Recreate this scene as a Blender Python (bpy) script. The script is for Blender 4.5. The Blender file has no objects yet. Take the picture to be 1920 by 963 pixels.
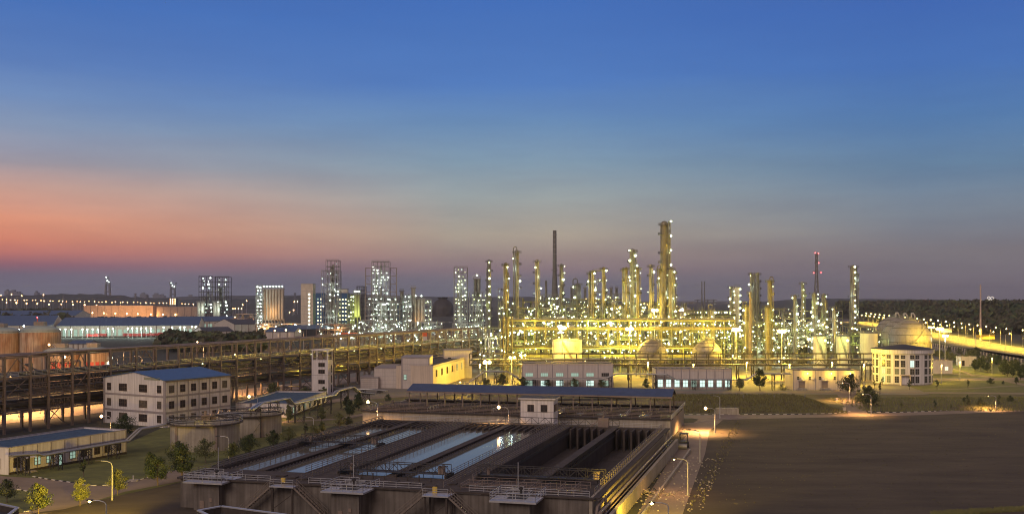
import bpy, math, random
from math import sin, cos, pi, radians, atan2, sqrt
from mathutils import Vector, Matrix
random.seed(7)
SC = bpy.context.scene
COL = SC.collection
# ------------------------------------------------------------------ camera
F, HY, H = 2000.0, 558.0, 36.0            # focal length and horizon in photo pixels, eye height in metres
cam_d = bpy.data.cameras.new('camera'); cam = bpy.data.objects.new('camera', cam_d); COL.objects.link(cam)
cam.location = (0, 0, H); cam.rotation_euler = (radians(90), 0, 0)
cam_d.sensor_width = 36; cam_d.lens = 36*F/1920
cam_d.shift_x = 0; cam_d.shift_y = (HY-481.5)/1920
cam_d.clip_start = 1; cam_d.clip_end = 30000
SC.camera = cam
# ------------------------------------------------------------------ dusk sky
w = bpy.data.worlds.new('World'); SC.world = w; w.use_nodes = True
nt = w.node_tree; nt.nodes.clear()
def N(t, **k):
    n = nt.nodes.new(t)
    for a, b in k.items(): setattr(n, a, b)
    return n
def L(a, b): nt.links.new(a, b)
def lin(c):
    return tuple((v/255/12.92 if v/255 <= .04045 else ((v/255+.055)/1.055)**2.4) for v in c)
tc = N('ShaderNodeTexCoord'); sep = N('ShaderNodeSeparateXYZ'); L(tc.outputs['Generated'], sep.inputs[0])
def M(op, a, b=None, clamp=False):
    n = N('ShaderNodeMath', operation=op); n.use_clamp = clamp
    for i, v in enumerate((a, b)):
        if v is None: continue
        if isinstance(v, (int, float)): n.inputs[i].default_value = v
        else: L(v, n.inputs[i])
    return n.outputs[0]
hyp = M('SQRT', M('ADD', M('MULTIPLY', sep.outputs[0], sep.outputs[0]), M('MULTIPLY', sep.outputs[1], sep.outputs[1])))
tan = M('DIVIDE', sep.outputs[2], M('MAXIMUM', hyp, .001))
noi = N('ShaderNodeTexNoise'); noi.inputs['Scale'].default_value = 3.4; noi.inputs['Detail'].default_value = 7
mp = N('ShaderNodeMapping'); mp.inputs['Scale'].default_value = (1, 1, 9); L(tc.outputs['Generated'], mp.inputs[0]); L(mp.outputs[0], noi.inputs[0])
wob = M('MULTIPLY', M('SUBTRACT', noi.outputs[0], .5), .022)
wobs = M('MULTIPLY', wob, M('MULTIPLY', tan, 5., True))
t3 = M('MULTIPLY', M('ADD', tan, wobs), 2.5, True)
def ramp(stops, k=1.):
    r = N('ShaderNodeValToRGB'); e = r.color_ramp.elements
    while len(e) > 1: e.remove(e[-1])
    st = sorted((min(.95, max(0, (HY-y)/F*2.5/k)) if y > -900 else 1.0, c) for y, c in stops)  # last stop: unseen zenith, greyed to make the ambient light less blue
    e[0].position = st[0][0]; e[0].color = (*lin(st[0][1]), 1)
    for p, c in st[1:]:
        k = e.new(p); k.color = (*lin(c), 1)
    L(t3, r.inputs[0]); return r.outputs[0]
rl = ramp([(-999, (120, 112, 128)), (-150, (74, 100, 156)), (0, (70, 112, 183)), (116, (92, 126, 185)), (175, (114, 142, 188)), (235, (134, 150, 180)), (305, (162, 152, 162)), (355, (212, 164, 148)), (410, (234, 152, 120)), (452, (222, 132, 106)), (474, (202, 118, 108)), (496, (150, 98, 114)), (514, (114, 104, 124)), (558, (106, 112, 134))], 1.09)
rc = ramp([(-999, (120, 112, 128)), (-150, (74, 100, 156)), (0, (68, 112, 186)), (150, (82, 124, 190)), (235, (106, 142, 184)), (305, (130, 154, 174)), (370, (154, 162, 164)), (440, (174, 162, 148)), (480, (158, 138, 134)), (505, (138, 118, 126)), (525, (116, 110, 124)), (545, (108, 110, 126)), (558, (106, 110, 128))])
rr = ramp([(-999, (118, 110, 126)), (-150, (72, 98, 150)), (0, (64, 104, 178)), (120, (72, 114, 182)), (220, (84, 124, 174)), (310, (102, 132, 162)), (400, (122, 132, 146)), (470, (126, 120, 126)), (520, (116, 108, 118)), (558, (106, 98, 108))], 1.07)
az = M('DIVIDE', sep.outputs[0], M('MAXIMUM', hyp, .001))          # sine of the azimuth
fl = M('MULTIPLY', M('ADD', az, .47), 2.4, True)
fr = M('MULTIPLY', M('ADD', az, -.04), 3.2, True)
m1 = N('ShaderNodeMix', data_type='RGBA'); L(fl, m1.inputs[0]); L(rl, m1.inputs[6]); L(rc, m1.inputs[7])
m2 = N('ShaderNodeMix', data_type='RGBA'); L(fr, m2.inputs[0]); L(m1.outputs[2], m2.inputs[6]); L(rr, m2.inputs[7])
back = M('MULTIPLY', sep.outputs[1], -2.5, True)                      # the sky behind the camera: unseen, tinted warm to take blue off the foreground
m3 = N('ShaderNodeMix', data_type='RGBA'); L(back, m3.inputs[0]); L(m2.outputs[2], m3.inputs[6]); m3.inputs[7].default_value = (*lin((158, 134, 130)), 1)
no2 = N('ShaderNodeTexNoise'); no2.inputs['Scale'].default_value = 5.; no2.inputs['Detail'].default_value = 6; no2.inputs['Roughness'].default_value = .6
mp2 = N('ShaderNodeMapping'); mp2.inputs['Scale'].default_value = (1, 1, 7); mp2.inputs['Rotation'].default_value = (0, .05, 0); L(tc.outputs['Generated'], mp2.inputs[0]); L(mp2.outputs[0], no2.inputs[0])
cl = M('MULTIPLY', M('SUBTRACT', no2.outputs[0], .5), M('SUBTRACT', .55, M('MULTIPLY', tan, 1.6, True)))     # faint streaks of thin cloud low in the sky
cv = N('ShaderNodeMix', data_type='RGBA', blend_type='MULTIPLY'); cv.inputs[0].default_value = 1.
cc = N('ShaderNodeCombineColor'); g1 = M('ADD', cl, 1.); L(g1, cc.inputs[0]); L(g1, cc.inputs[1]); L(M('ADD', M('MULTIPLY', cl, .7), 1.), cc.inputs[2])
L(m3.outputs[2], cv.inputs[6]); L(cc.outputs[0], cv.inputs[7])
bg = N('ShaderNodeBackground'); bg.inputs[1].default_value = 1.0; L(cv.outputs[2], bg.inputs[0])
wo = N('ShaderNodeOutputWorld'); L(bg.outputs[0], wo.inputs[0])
SC.view_settings.view_transform = 'Standard'; SC.view_settings.look = 'None'
SC.view_settings.exposure = 0.0; SC.view_settings.gamma = 1
fill_sun_d = bpy.data.lights.new('sun', 'SUN'); fill_sun_d.energy = 1.1; fill_sun_d.angle = radians(28); fill_sun_d.color = (1., .80, .70)  # sun has set: soft warm fill added behind the camera to brighten fronts
sun = bpy.data.objects.new('sun', fill_sun_d); COL.objects.link(sun); sun.rotation_euler = (radians(58), 0, radians(-28))
cy = SC.cycles
cy.use_denoising = True; cy.max_bounces = 5; cy.diffuse_bounces = 2; cy.glossy_bounces = 2; cy.transparent_max_bounces = 4
cy.sample_clamp_indirect = 1.5; cy.caustics_reflective = False; cy.caustics_refractive = False
cy.use_light_tree = True; cy.filter_width = 1.05
# ------------------------------------------------------------------ helpers
def D(py, h=0.): return F*(H-h)/(py-HY)
def X(px, d): return (px-960.)*d/F
def Z(py, d): return H-(py-HY)*d/F
def G(px, py, h=0.):
    d = D(py, h); return (X(px, d), d)
class MB:
    def __init__(s): s.v = []; s.f = []; s.m = []; s.s = []
    def add(s, vs, fs, m=0, sm=False):
        b = len(s.v); s.v += [tuple(p) for p in vs]
        for f in fs: s.f.append([i+b for i in f]); s.m.append(m); s.s.append(sm)
    def box(s, x0, x1, y0, y1, z0, z1, m=0):
        s.add([(x0,y0,z0),(x1,y0,z0),(x1,y1,z0),(x0,y1,z0),(x0,y0,z1),(x1,y0,z1),(x1,y1,z1),(x0,y1,z1)],
              [(3,2,1,0),(4,5,6,7),(0,1,5,4),(1,2,6,5),(2,3,7,6),(3,0,4,7)], m); return s
    def bar(s, p, q, w, h=None, m=0):
        h = h or w; p = Vector(p); q = Vector(q); d = (q-p)
        if d.length < 1e-6: return s
        d.normalize(); up = Vector((0,0,1)) if abs(d.z) < .95 else Vector((0,1,0))
        a = d.cross(up).normalized()*(w/2); b = a.cross(d).normalized()*(h/2)
        s.add([p-a-b,p+a-b,p+a+b,p-a+b,q-a-b,q+a-b,q+a+b,q-a+b],[(0,1,2,3),(7,6,5,4),(0,4,5,1),(1,5,6,2),(2,6,7,3),(3,7,4,0)], m); return s
    def tube(s, p, q, r, n=8, m=0, r2=None, caps=True):
        r2 = r if r2 is None else r2
        p = Vector(p); q = Vector(q); d = (q-p)
        if d.length < 1e-6: return s
        d.normalize(); up = Vector((0,0,1)) if abs(d.z) < .95 else Vector((1,0,0))
        a = d.cross(up).normalized(); b = a.cross(d)
        c = [(a*cos(2*pi*i/n)+b*sin(2*pi*i/n)) for i in range(n)]
        lo = [p+v*r for v in c]; hi = [q+v*r2 for v in c]
        s.add(lo+hi, [(i, i+n, (i+1)%n+n, (i+1)%n) for i in range(n)], m, True)
        if caps: s.add(lo, [tuple(range(n))], m); s.add(hi, [tuple(range(n))[::-1]], m)
        return s
    def path(s, pts, r, n=8, m=0):
        for a, b in zip(pts, pts[1:]): s.tube(a, b, r, n, m)
        for a in pts[1:-1]: s.ball(a, r*1.02, m, 6, 4)
        return s
    def lathe(s, cx, cy_, prof, n=24, m=0, sm=True):
        for (r0, z0), (r1, z1) in zip(prof, prof[1:]):
            lo = [(cx+r0*cos(2*pi*i/n), cy_+r0*sin(2*pi*i/n), z0) for i in range(n)]
            hi = [(cx+r1*cos(2*pi*i/n), cy_+r1*sin(2*pi*i/n), z1) for i in range(n)]
            s.add(lo+hi, [(i, (i+1)%n, (i+1)%n+n, i+n) for i in range(n)], m, sm)
        return s
    def ball(s, c, r, m=0, n=8, k=6, sz=1., zmin=-1.):
        c = Vector(c); vs = []; fs = []
        for j in range(k+1):
            t = -pi/2+pi*j/k
            for i in range(n): vs.append((c.x+r*cos(t)*cos(2*pi*i/n), c.y+r*cos(t)*sin(2*pi*i/n), c.z+r*sz*max(zmin, sin(t))))
        for j in range(k):
            for i in range(n): fs.append((j*n+i, j*n+(i+1)%n, (j+1)*n+(i+1)%n, (j+1)*n+i))
        s.add(vs, fs, m, True); return s
    def prism(s, poly, z0, z1, m=0, mt=None):
        n = len(poly); lo = [(x, y, z0) for x, y in poly]; hi = [(x, y, z1) for x, y in poly]
        s.add(lo+hi, [(i, (i+1)%n, (i+1)%n+n, i+n) for i in range(n)], m)
        s.add(hi, [tuple(range(n))], m if mt is None else mt); s.add(lo, [tuple(range(n))[::-1]], m); return s
    def rail(s, pts, h=1.1, m=0, sp=2.0, t=.06, n=3):
        """railing along a polyline of (x,y,z)"""
        for a, b in zip(pts, pts[1:]):
            a = Vector(a); b = Vector(b); ln = (b-a).length; k = max(1, int(ln/sp))
            for i in range(n):
                z = Vector((0,0,h*(i+1)/n)); s.bar(a+z, b+z, t, t, m)
            for i in range(k+1):
                p = a.lerp(b, i/k); s.bar(p, p+Vector((0,0,h)), t, t, m)
        return s
    def truss(s, p, q, h, n, w=.2, m=0, cross=False):
        """a flat truss from p to q (bottom chord), height h"""
        p = Vector(p); q = Vector(q); u = Vector((0,0,h))
        s.bar(p, q, w, w, m); s.bar(p+u, q+u, w, w, m)
        for i in range(n):
            a = p.lerp(q, i/n); b = p.lerp(q, (i+1)/n)
            if cross: s.bar(a, b+u, w*.6, w*.6, m); s.bar(a+u, b, w*.6, w*.6, m)
            elif i % 2: s.bar(a+u, b, w*.6, w*.6, m)
            else: s.bar(a, b+u, w*.6, w*.6, m)
            s.bar(a, a+u, w*.6, w*.6, m)
        s.bar(q, q+u, w*.6, w*.6, m); return s
    def build(s, name, mats, parent=None, loc=None, rz=0):
        me = s.mesh(name, mats); return ob(name, me, parent, loc, rz)
    def mesh(s, name, mats):
        me = bpy.data.meshes.new(name); me.from_pydata(s.v, [], s.f)
        if not isinstance(mats, (list, tuple)): mats = [mats]
        for m in mats: me.materials.append(m)
        me.polygons.foreach_set('material_index', [min(i, len(mats)-1) for i in s.m])
        me.polygons.foreach_set('use_smooth', s.s)
        me.update(); return me
def ob(name, me, parent=None, loc=None, rz=0):
    o = bpy.data.objects.new(name, me); COL.objects.link(o)
    if parent: o.parent = parent
    if loc is not None: o.location = loc
    if rz: o.rotation_euler[2] = rz
    return o
LAB = {}
def tag(o, label, cat, group=None, kind=None):
    if label:
        if label in LAB and not kind: print('DUP LABEL', label)
        LAB[label] = 1
        o['label'] = label
    if cat: o['category'] = cat
    if group: o['group'] = group
    if kind: o['kind'] = kind
    return o
def thing(name, label, cat, loc=(0,0,0), rz=0, group=None):
    return tag(ob(name, None, None, loc, rz), label, cat, group)
def struct(o, label=None):
    o['kind'] = 'structure'
    if label: o['label'] = label
    return o
ONES = 'first second third fourth fifth sixth seventh eighth ninth tenth eleventh twelfth thirteenth fourteenth fifteenth sixteenth seventeenth eighteenth nineteenth'.split()
TENS = {2: 'twent', 3: 'thirt', 4: 'fort', 5: 'fift', 6: 'sixt', 7: 'sevent', 8: 'eight'}
def nth(i):
    if i < 20: return ONES[i-1]
    t, o = divmod(i, 10)
    return TENS[t]+'ieth' if o == 0 else TENS[t]+'y-'+ONES[o-1]
# ------------------------------------------------------------------ materials
MC = {}
def mat(name, c, rough=.7, var=.25, sc=.6, metal=0., c2=None, bump=0., stretch=None, streak=0., spec=.4):
    if name in MC: return MC[name]
    m = bpy.data.materials.new(name); MC[name] = m; m.use_nodes = True
    t = m.node_tree; b = t.nodes['Principled BSDF']
    b.inputs['Roughness'].default_value = rough; b.inputs['Metallic'].default_value = metal
    b.inputs['Specular IOR Level'].default_value = spec
    co = t.nodes.new('ShaderNodeTexCoord'); n = t.nodes.new('ShaderNodeTexNoise'); mpn = t.nodes.new('ShaderNodeMapping')
    mpn.inputs['Scale'].default_value = stretch or (1, 1, 1)
    t.links.new(co.outputs['Object'], mpn.inputs[0]); t.links.new(mpn.outputs[0], n.inputs[0])
    n.inputs['Scale'].default_value = sc; n.inputs['Detail'].default_value = 6; n.inputs['Roughness'].default_value = .65
    r = t.nodes.new('ShaderNodeValToRGB'); t.links.new(n.outputs[0], r.inputs[0])
    e = r.color_ramp.elements; e[0].position = .32; e[1].position = .68
    c2 = c2 or tuple(v*(1-var) for v in c)
    e[0].color = (*c2, 1); e[1].color = (*c, 1)
    out = r.outputs[0]
    if streak:
        n2 = t.nodes.new('ShaderNodeTexNoise'); mp2 = t.nodes.new('ShaderNodeMapping'); mp2.inputs['Scale'].default_value = (1.2, 1.2, .06)
        t.links.new(co.outputs['Object'], mp2.inputs[0]); t.links.new(mp2.outputs[0], n2.inputs[0]); n2.inputs['Scale'].default_value = 1.5; n2.inputs['Detail'].default_value = 4
        mx = t.nodes.new('ShaderNodeMix'); mx.data_type = 'RGBA'; mx.blend_type = 'MULTIPLY'; mx.inputs[0].default_value = 1
        r2 = t.nodes.new('ShaderNodeValToRGB'); r2.color_ramp.elements[0].position = .35; r2.color_ramp.elements[1].position = .6
        r2.color_ramp.elements[0].color = (1-streak, 1-streak*1.05, 1-streak*1.1, 1); r2.color_ramp.elements[1].color = (1,1,1,1)
        t.links.new(n2.outputs[0], r2.inputs[0]); t.links.new(out, mx.inputs[6]); t.links.new(r2.outputs[0], mx.inputs[7]); out = mx.outputs[2]
    t.links.new(out, b.inputs['Base Color'])
    if bump:
        bn = t.nodes.new('ShaderNodeBump'); bn.inputs['Strength'].default_value = bump; bn.inputs['Distance'].default_value = .2
        t.links.new(n.outputs[0], bn.inputs['Height']); t.links.new(bn.outputs[0], b.inputs['Normal'])
    return m
def emit(name, c, st, sample=False):
    if name in MC: return MC[name]
    m = bpy.data.materials.new(name); MC[name] = m; m.use_nodes = True
    b = m.node_tree.nodes['Principled BSDF']; b.inputs['Base Color'].default_value = (*[v*.5 for v in c], 1)
    b.inputs['Emission Color'].default_value = (*c, 1); b.inputs['Emission Strength'].default_value = st
    m.cycles.emission_sampling = 'AUTO' if sample else 'NONE'
    return m
white = mat('white_wall_paint', (.74,.70,.69), .6, .1, .25, streak=.22)
cream = mat('cream_wall_paint', (.62,.52,.42), .6, .12, .2, streak=.15)
beige = mat('beige_panel', (.60,.54,.50), .6, .08, .3, streak=.12)
greyb = mat('grey_band_paint', (.32,.29,.30), .6, .15, .6)
conc = mat('concrete', (.44,.39,.31), .85, .3, .22, bump=.3, streak=.22)
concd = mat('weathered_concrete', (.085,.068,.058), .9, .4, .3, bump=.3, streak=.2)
steel = mat('grey_steel', (.25,.24,.23), .5, .2, 1., .3)
steeld = mat('dark_steel', (.055,.05,.048), .6, .3, 1., .2)
steelb = mat('brown_painted_steel', (.26,.20,.165), .6, .3, 1.)
raild = mat('brown_rail', (.24,.20,.17), .5, .3, 2., .2)
steely = mat('pale_yellow_steel', (.25,.25,.12), .5, .3, .4)
galv = mat('galvanised_rail', (.55,.55,.56), .4, .2, 2., .5)
pipeg = mat('insulated_pipe', (.45,.44,.42), .35, .2, 1.5, .6)
pipeb = mat('brown_pipe', (.30,.24,.20), .5, .3, 1., .2)
blue = mat('blue_roof_sheet', (.045,.125,.30), .45, .25, .5)
blued = mat('dull_blue_roof_sheet', (.05,.10,.20), .45, .3, .7, c2=(.03,.05,.09))
blueg = mat('blue_grey_gravel_roof', (.06,.12,.20), .8, .3, 1.2, c2=(.02,.05,.10))
darkroof = mat('dark_roof', (.06,.06,.07), .7, .3, 1.)
rust = mat('rusty_tank_sheet', (.50,.42,.32), .6, .3, .22, c2=(.30,.16,.09), stretch=(1,1,.5), streak=.45)
shell = mat('tank_white_shell', (.62,.58,.50), .5, .12, .3, streak=.15)
colm = mat('column_shell', (.30,.27,.17), .45, .5, .5, .35, stretch=(1,1,.3), streak=.5)
colr = mat('column_silver_shell', (.44,.43,.36), .35, .45, .5, .5, stretch=(1,1,.3), streak=.5)
colg = mat('column_grey_shell', (.30,.31,.27), .4, .4, .4, .35, streak=.4)
silo = mat('silo_concrete', (.40,.37,.32), .7, .2, .2, streak=.25)
greend = mat('pale_green_dome', (.30,.38,.36), .5, .25, .3)
glassd = mat('dark_window_glass', (.05,.045,.045), .15, .5, .8, spec=.8)
frameb = mat('brown_window_frame', (.12,.08,.07), .6, .1, 2.)
frameg = mat('window_frame_grey', (.35,.34,.33), .6, .1, 2.)
asph = mat('asphalt', (.17,.15,.13), .85, .3, .25, bump=.15)
dirtroad = mat('dusty_concrete_road', (.27,.21,.16), .9, .25, .15, bump=.2)
yard = mat('concrete_yard', (.24,.22,.18), .9, .35, .05)
grass = mat('mown_grass', (.18,.185,.05), .95, .45, .25, c2=(.09,.10,.035), bump=.6)
grassd = mat('rough_grass', (.15,.15,.05), .95, .4, .12, c2=(.10,.075,.04), bump=.8)
soil = mat('bare_field_soil', (.098,.076,.048), .95, .4, .07, c2=(.045,.034,.024), stretch=(.5,1.3,1), bump=1., streak=0)
earth = mat('wild_ground', (.060,.058,.040), .95, .4, .01, c2=(.03,.035,.025))
kerbw = mat('white_kerb_paint', (.75,.70,.62), .7, .2, 2.)
kerbk = mat('black_kerb_paint', (.03,.03,.03), .7, .2, 2.)
kerbg = mat('plain_kerb', (.35,.31,.27), .8, .2, 2.)
bark = mat('bark', (.16,.12,.09), .9, .3, 3.)
leafa = mat('leaf_mid', (.11,.13,.04), .6, .35, 1.5)
leafb = mat('leaf_light', (.20,.21,.08), .6, .3, 1.5)
leafc = mat('leaf_dark', (.045,.07,.022), .6, .35, 1.5)
orange = mat('orange_fascia', (.75,.14,.04), .5, .15, 1.)
redp = mat('red_paint', (.45,.06,.05), .5, .2, 1.)
yelp = mat('yellow_paint', (.7,.5,.08), .5, .2, 1.)
darkm = mat('dark_machine', (.035,.033,.03), .5, .3, 2.)
waterm = mat('tank_water', (.18,.165,.13), .09, .3, .1, spec=.3, bump=.03)
eW = emit('cool_lamp_glow', (.85, 1., .84), 16)
eG = emit('greenish_lamp_glow', (.9, 1., .50), 16)
eD = emit('dim_amber_glow', (1., .72, .3), 2.2)
eC = emit('dim_cool_glow', (.7, .95, .85), 2.0)
eY = emit('sodium_lamp_glow', (1., .70, .22), 30)
eO = emit('orange_lamp_glow', (1., .52, .20), 22)
eR = emit('red_beacon_glow', (1., .08, .08), 12)
winW = emit('lit_window_cool', (.70, .95, .85), 1.1)
winT = emit('lit_window_teal', (.48, .72, .58), .5)
winY = emit('lit_window_warm', (.9, .85, .6), 1.6)
SOD, ORG, GRN, COOL = (1., .65, .06), (1., .50, .16), (.80, 1., .22), (.80, 1., .86)
# ------------------------------------------------------------------ lamps
NL = [0]
def light(x, y, z, col, p, parent=None, r=.35, spot=0):
    l = bpy.data.lights.new('lamp_light', 'SPOT' if spot else 'POINT'); l.energy = p
    if spot: l.spot_size = radians(spot); l.spot_blend = .6
    l.color = col; l.shadow_soft_size = r
    o = bpy.data.objects.new('lamp_light', l); COL.objects.link(o); o.location = (x, y, z)
    if parent: o.parent = parent
    NL[0] += 1; return o
BM = {}
def bulb_mesh(m, r):
    k = (m.name, round(r, 2))
    if k not in BM: BM[k] = MB().ball((0,0,0), r, 0, 6, 4).mesh('lamp', m)
    return BM[k]
def bulb(parent, x, y, z, m=None, r=.5, name='lamp'):
    return ob(name, bulb_mesh(m or eG, r), parent, (x, y, z))
PM = {}
def street_lamp(label, x, y, h=8.5, ang=pi, lit=None, power=0, group=None, double=False, arm=2.2, hr=.3, z0=0, aim=None):
    """ang: direction the arm points, in the ground plane"""
    t = thing('street_lamp', label, 'street lamp', (x, y, z0), ang, group)
    k = (h, arm)
    if k not in PM:
        a = MB().tube((0,0,0), (0,0,.5), .2, 8); a.tube((0,0,0), (0,0,h*.88), .13, 8, r2=.09)
        b = MB(); pts = [(0,0,h*.88), (.12*arm,0,h*.95), (.45*arm,0,h*.99), (arm,0,h)]
        for p, q in zip(pts, pts[1:]): b.tube(p, q, .07, 6)
        c = MB().box(arm-.2, arm+.75, -.18, .18, h-.06, h+.12)
        PM[k] = (a.mesh('pole', galv), b.mesh('arm', galv), c.mesh('lamp_head', darkm))
    pm = PM[k]
    ob('pole', pm[0], t); ob('arm', pm[1], t); ob('lamp_head', pm[2], t)
    if lit:
        bulb(t, arm+.3, 0, h-.12, lit, hr, 'bulb')
        if power:
            l = light(arm+.3, 0, h-.5-hr, {eY.name: SOD, eO.name: ORG, eW.name: COOL, eG.name: GRN}[lit.name], power, t, .3, 148)
            if aim:
                wx, wy = x+cos(ang)*(arm+.3), y+sin(ang)*(arm+.3); v = Vector((aim[0]-wx, aim[1]-wy, -h)); v.rotate(Matrix.Rotation(-ang, 3, 'Z'))
                l.rotation_euler = v.to_track_quat('-Z', 'Y').to_euler(); l.data.spot_size = radians(aim[2])
    return t
def mast_lamp(label, x, y, h, power, lit=None, n=5):
    """tall floodlight mast with a ring of lamps"""
    lit = lit or eY
    t = thing('floodlight_mast', label, 'floodlight mast', (x, y, 0))
    MB().tube((0,0,0), (0,0,h), .28, 10, r2=.14).build('pole', galv, t)
    MB().lathe(0, 0, [(.2, h-.2), (1.3, h-.1), (1.3, h+.1), (.2, h+.2)], 16).build('crown_ring', galv, t)
    for i in range(n):
        a = 2*pi*i/n; bulb(t, 1.25*cos(a), 1.25*sin(a), h-.35, lit, .75 if power > 20000 else .5, 'floodlight')
    light(0, -.0, h-1.6, SOD if lit is eY else COOL, power, t, .6)
    return t
# ------------------------------------------------------------------ ground, roads, fields
def sheet(name, pts, z, m, h=0., label=None):
    """flat polygon; pts are ground pixels of the photo turned into ground points"""
    P = [G(px, py) for px, py in pts]
    return sheetw(name, P, z, m)
def sheetw(name, P, z, m):
    mb = MB(); mb.add([(x, y, z) for x, y in P], [tuple(range(len(P)))])
    o = mb.build(name, m)
    a = sum(P[i][0]*P[(i+1) % len(P)][1]-P[(i+1) % len(P)][0]*P[i][1] for i in range(len(P)))
    if a < 0: o.data.flip_normals()
    return struct(o)
def strip(name, pts, wd, z, m):
    mb = MB(); Ls = []; Rs = []
    for i, p in enumerate(pts):
        a = Vector(pts[max(0, i-1)]); b = Vector(pts[min(len(pts)-1, i+1)]); d = (b-a).normalized(); n = Vector((-d.y, d.x))*wd/2
        Ls.append((p[0]+n.x, p[1]+n.y, z)); Rs.append((p[0]-n.x, p[1]-n.y, z))
    k = len(pts); mb.add(Rs+Ls, [(i, i+1, i+1+k, i+k) for i in range(k-1)])
    return struct(mb.build(name, m))
def kerb(pts, name='kerb', ln=1.2, painted=True, wd=.3, h=.14):
    mb = MB(); j = 0
    for a, b in zip(pts, pts[1:]):
        a = Vector((*a, h/2)); b = Vector((*b, h/2)); n = max(1, round((b-a).length/ln))
        for i in range(n):
            mb.bar(a.lerp(b, i/n), a.lerp(b, (i+.97)/n), wd, h, (j % 2) if painted else 2); j += 1
    return struct(mb.build(name, [kerbw, kerbk, kerbg]))
def GP(*pts): return [G(a, b) for a, b in pts]
struct(MB().box(-9000, 9000, -400, 12000, -2, 0).build('ground', earth))
sheetw('plant_yard', [(-60, 372), (-40, 330), (60, 318), (150, 395), (330, 520), (320, 900), (60, 1100), (-190, 1100), (-80, 520)], .03, yard)
sheetw('lawn', [(150, 397), (205, 402), (150, 462), (330, 470), (420, 640), (330, 470), (300, 400), (205, 402)], .055, grass) if False else None
sheetw('lawn', [(156, 398), (290, 392), (300, 468), (166, 462)], .055, grass)
sheetw('lawn', [(170, 480), (292, 484), (305, 600), (240, 600)], .05, grass)
sheetw('lawn', [(-66, 300), (-30, 300), (38, 296), (46, 329), (104, 331), (106, 338), (170, 352), (210, 395), (-20, 402), (-60, 372)], .05, grassd)
# lower left: lawns, junction, lane
sheet('lawn', [(-40, 1000), (-40, 860), (240, 830), (330, 790), (560, 770), (720, 770), (620, 800), (420, 860), (345, 905), (340, 1100)], .03, grass)
sheet('road', [(-80, 885), (16, 893), (90, 897), (140, 905), (170, 910), (215, 909), (262, 899), (345, 877), (352, 899), (300, 909), (235, 921), (180, 938), (120, 954), (40, 975), (30, 962), (70, 955), (92, 945), (97, 936), (85, 929), (40, 918), (-80, 905)], .05, dirtroad)
strip('dirt_path', GP((60, 963), (150, 952), (235, 935), (330, 910)), 1.5, .07, soil)
kerb(GP((62, 893), (90, 898), (140, 905), (170, 910), (215, 909), (262, 899), (345, 877)))
kerb(GP((-40, 915), (40, 918), (85, 929), (97, 936), (92, 945), (70, 955), (30, 962)))
sheet('bare_field', [(60, 1100), (40, 972), (120, 954), (215, 930), (300, 912), (352, 900), (420, 1100)], .035, soil)
strip('lane', GP((470, 795), (560, 789), (640, 785), (690, 775)), 3.5, .07, dirtroad)
strip('road', [(-230, 262), (-160, 300), (-110, 390), (-62, 480), (-20, 560)], 22, .05, dirtroad)        # behind the pipe rack
strip('road', [(-70, 355), (-58, 382), (-20, 400), (60, 408), (160, 404), (205, 400)], 7, .09, dirtroad)
strip('road', [(-30, 470), (40, 468), (130, 462), (215, 470), (300, 500)], 12, .08, dirtroad)
strip('road', [(-190, 700), (-60, 760), (60, 800)], 14, .08, dirtroad)
# right: field, dirt road beside the tank, kerbed lane
sheet('bare_field', [(1300, 1200), (1262, 963), (1250, 963), (1310, 850), (1352, 786), (1400, 783), (1600, 780), (1750, 776), (1990, 766), (2300, 760), (2700, 1200)], .035, soil)
sheet('dirt_road', [(1150, 1100), (1195, 963), (1262, 850), (1290, 812), (1250, 803), (1262, 793), (1300, 792), (1310, 786), (1270, 779), (1352, 778), (1600, 776), (1750, 771), (2000, 761), (2010, 767), (1750, 777), (1600, 781), (1400, 785), (1355, 787), (1330, 808), (1322, 850), (1280, 963), (1270, 1100)], .06, dirtroad)
sheet('paved_ramp', [(1592, 779), (1628, 778), (1612, 745), (1588, 728), (1560, 728), (1574, 745)], .08, dirtroad)
kerb(GP((1262, 777), (1350, 777), (1440, 776.5), (1560, 775), (1594, 771)))
kerb(GP((1628, 771), (1660, 773), (1740, 771), (1830, 766), (1920, 762), (2000, 758)))
kerb(GP((1232, 806), (1262, 799), (1300, 793), (1350, 785), (1400, 781)), painted=False)
# raised grass bank below the long white workshops
def bank(name, x0, x1, y0, y1, hh, m, seed):
    rnd = random.Random(seed); nx, ny = 60, 14; mb = MB(); vs = []
    for j in range(ny+1):
        for i in range(nx+1):
            u, v = i/nx, j/ny
            e = min(1, u*6, (1-u)*9)*min(1, v*2.6)*min(1, (1-v)*3); e = max(0, e)
            e = e*e*(3-2*e)
            vs.append((x0+(x1-x0)*u, y0+(y1-y0)*v, .0+hh*e+(rnd.random()-.5)*.18*(e > .05)))
    mb.add(vs, [(j*(nx+1)+i, j*(nx+1)+i+1, (j+1)*(nx+1)+i+1, (j+1)*(nx+1)+i) for j in range(ny) for i in range(nx)], 0, True)
    return struct(mb.build(name, m))
bank('grass_bank', 48, 106, 333, 396, 1.6, grassd, 1)
bank('grass_bank', 118, 250, 338, 385, .9, grassd, 2)
trackm = mat('packed_soil', (.16,.12,.085), .95, .4, .3)
tuftm = mat('dry_grass_blade', (.26,.24,.08), .8, .3, .3)
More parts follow.
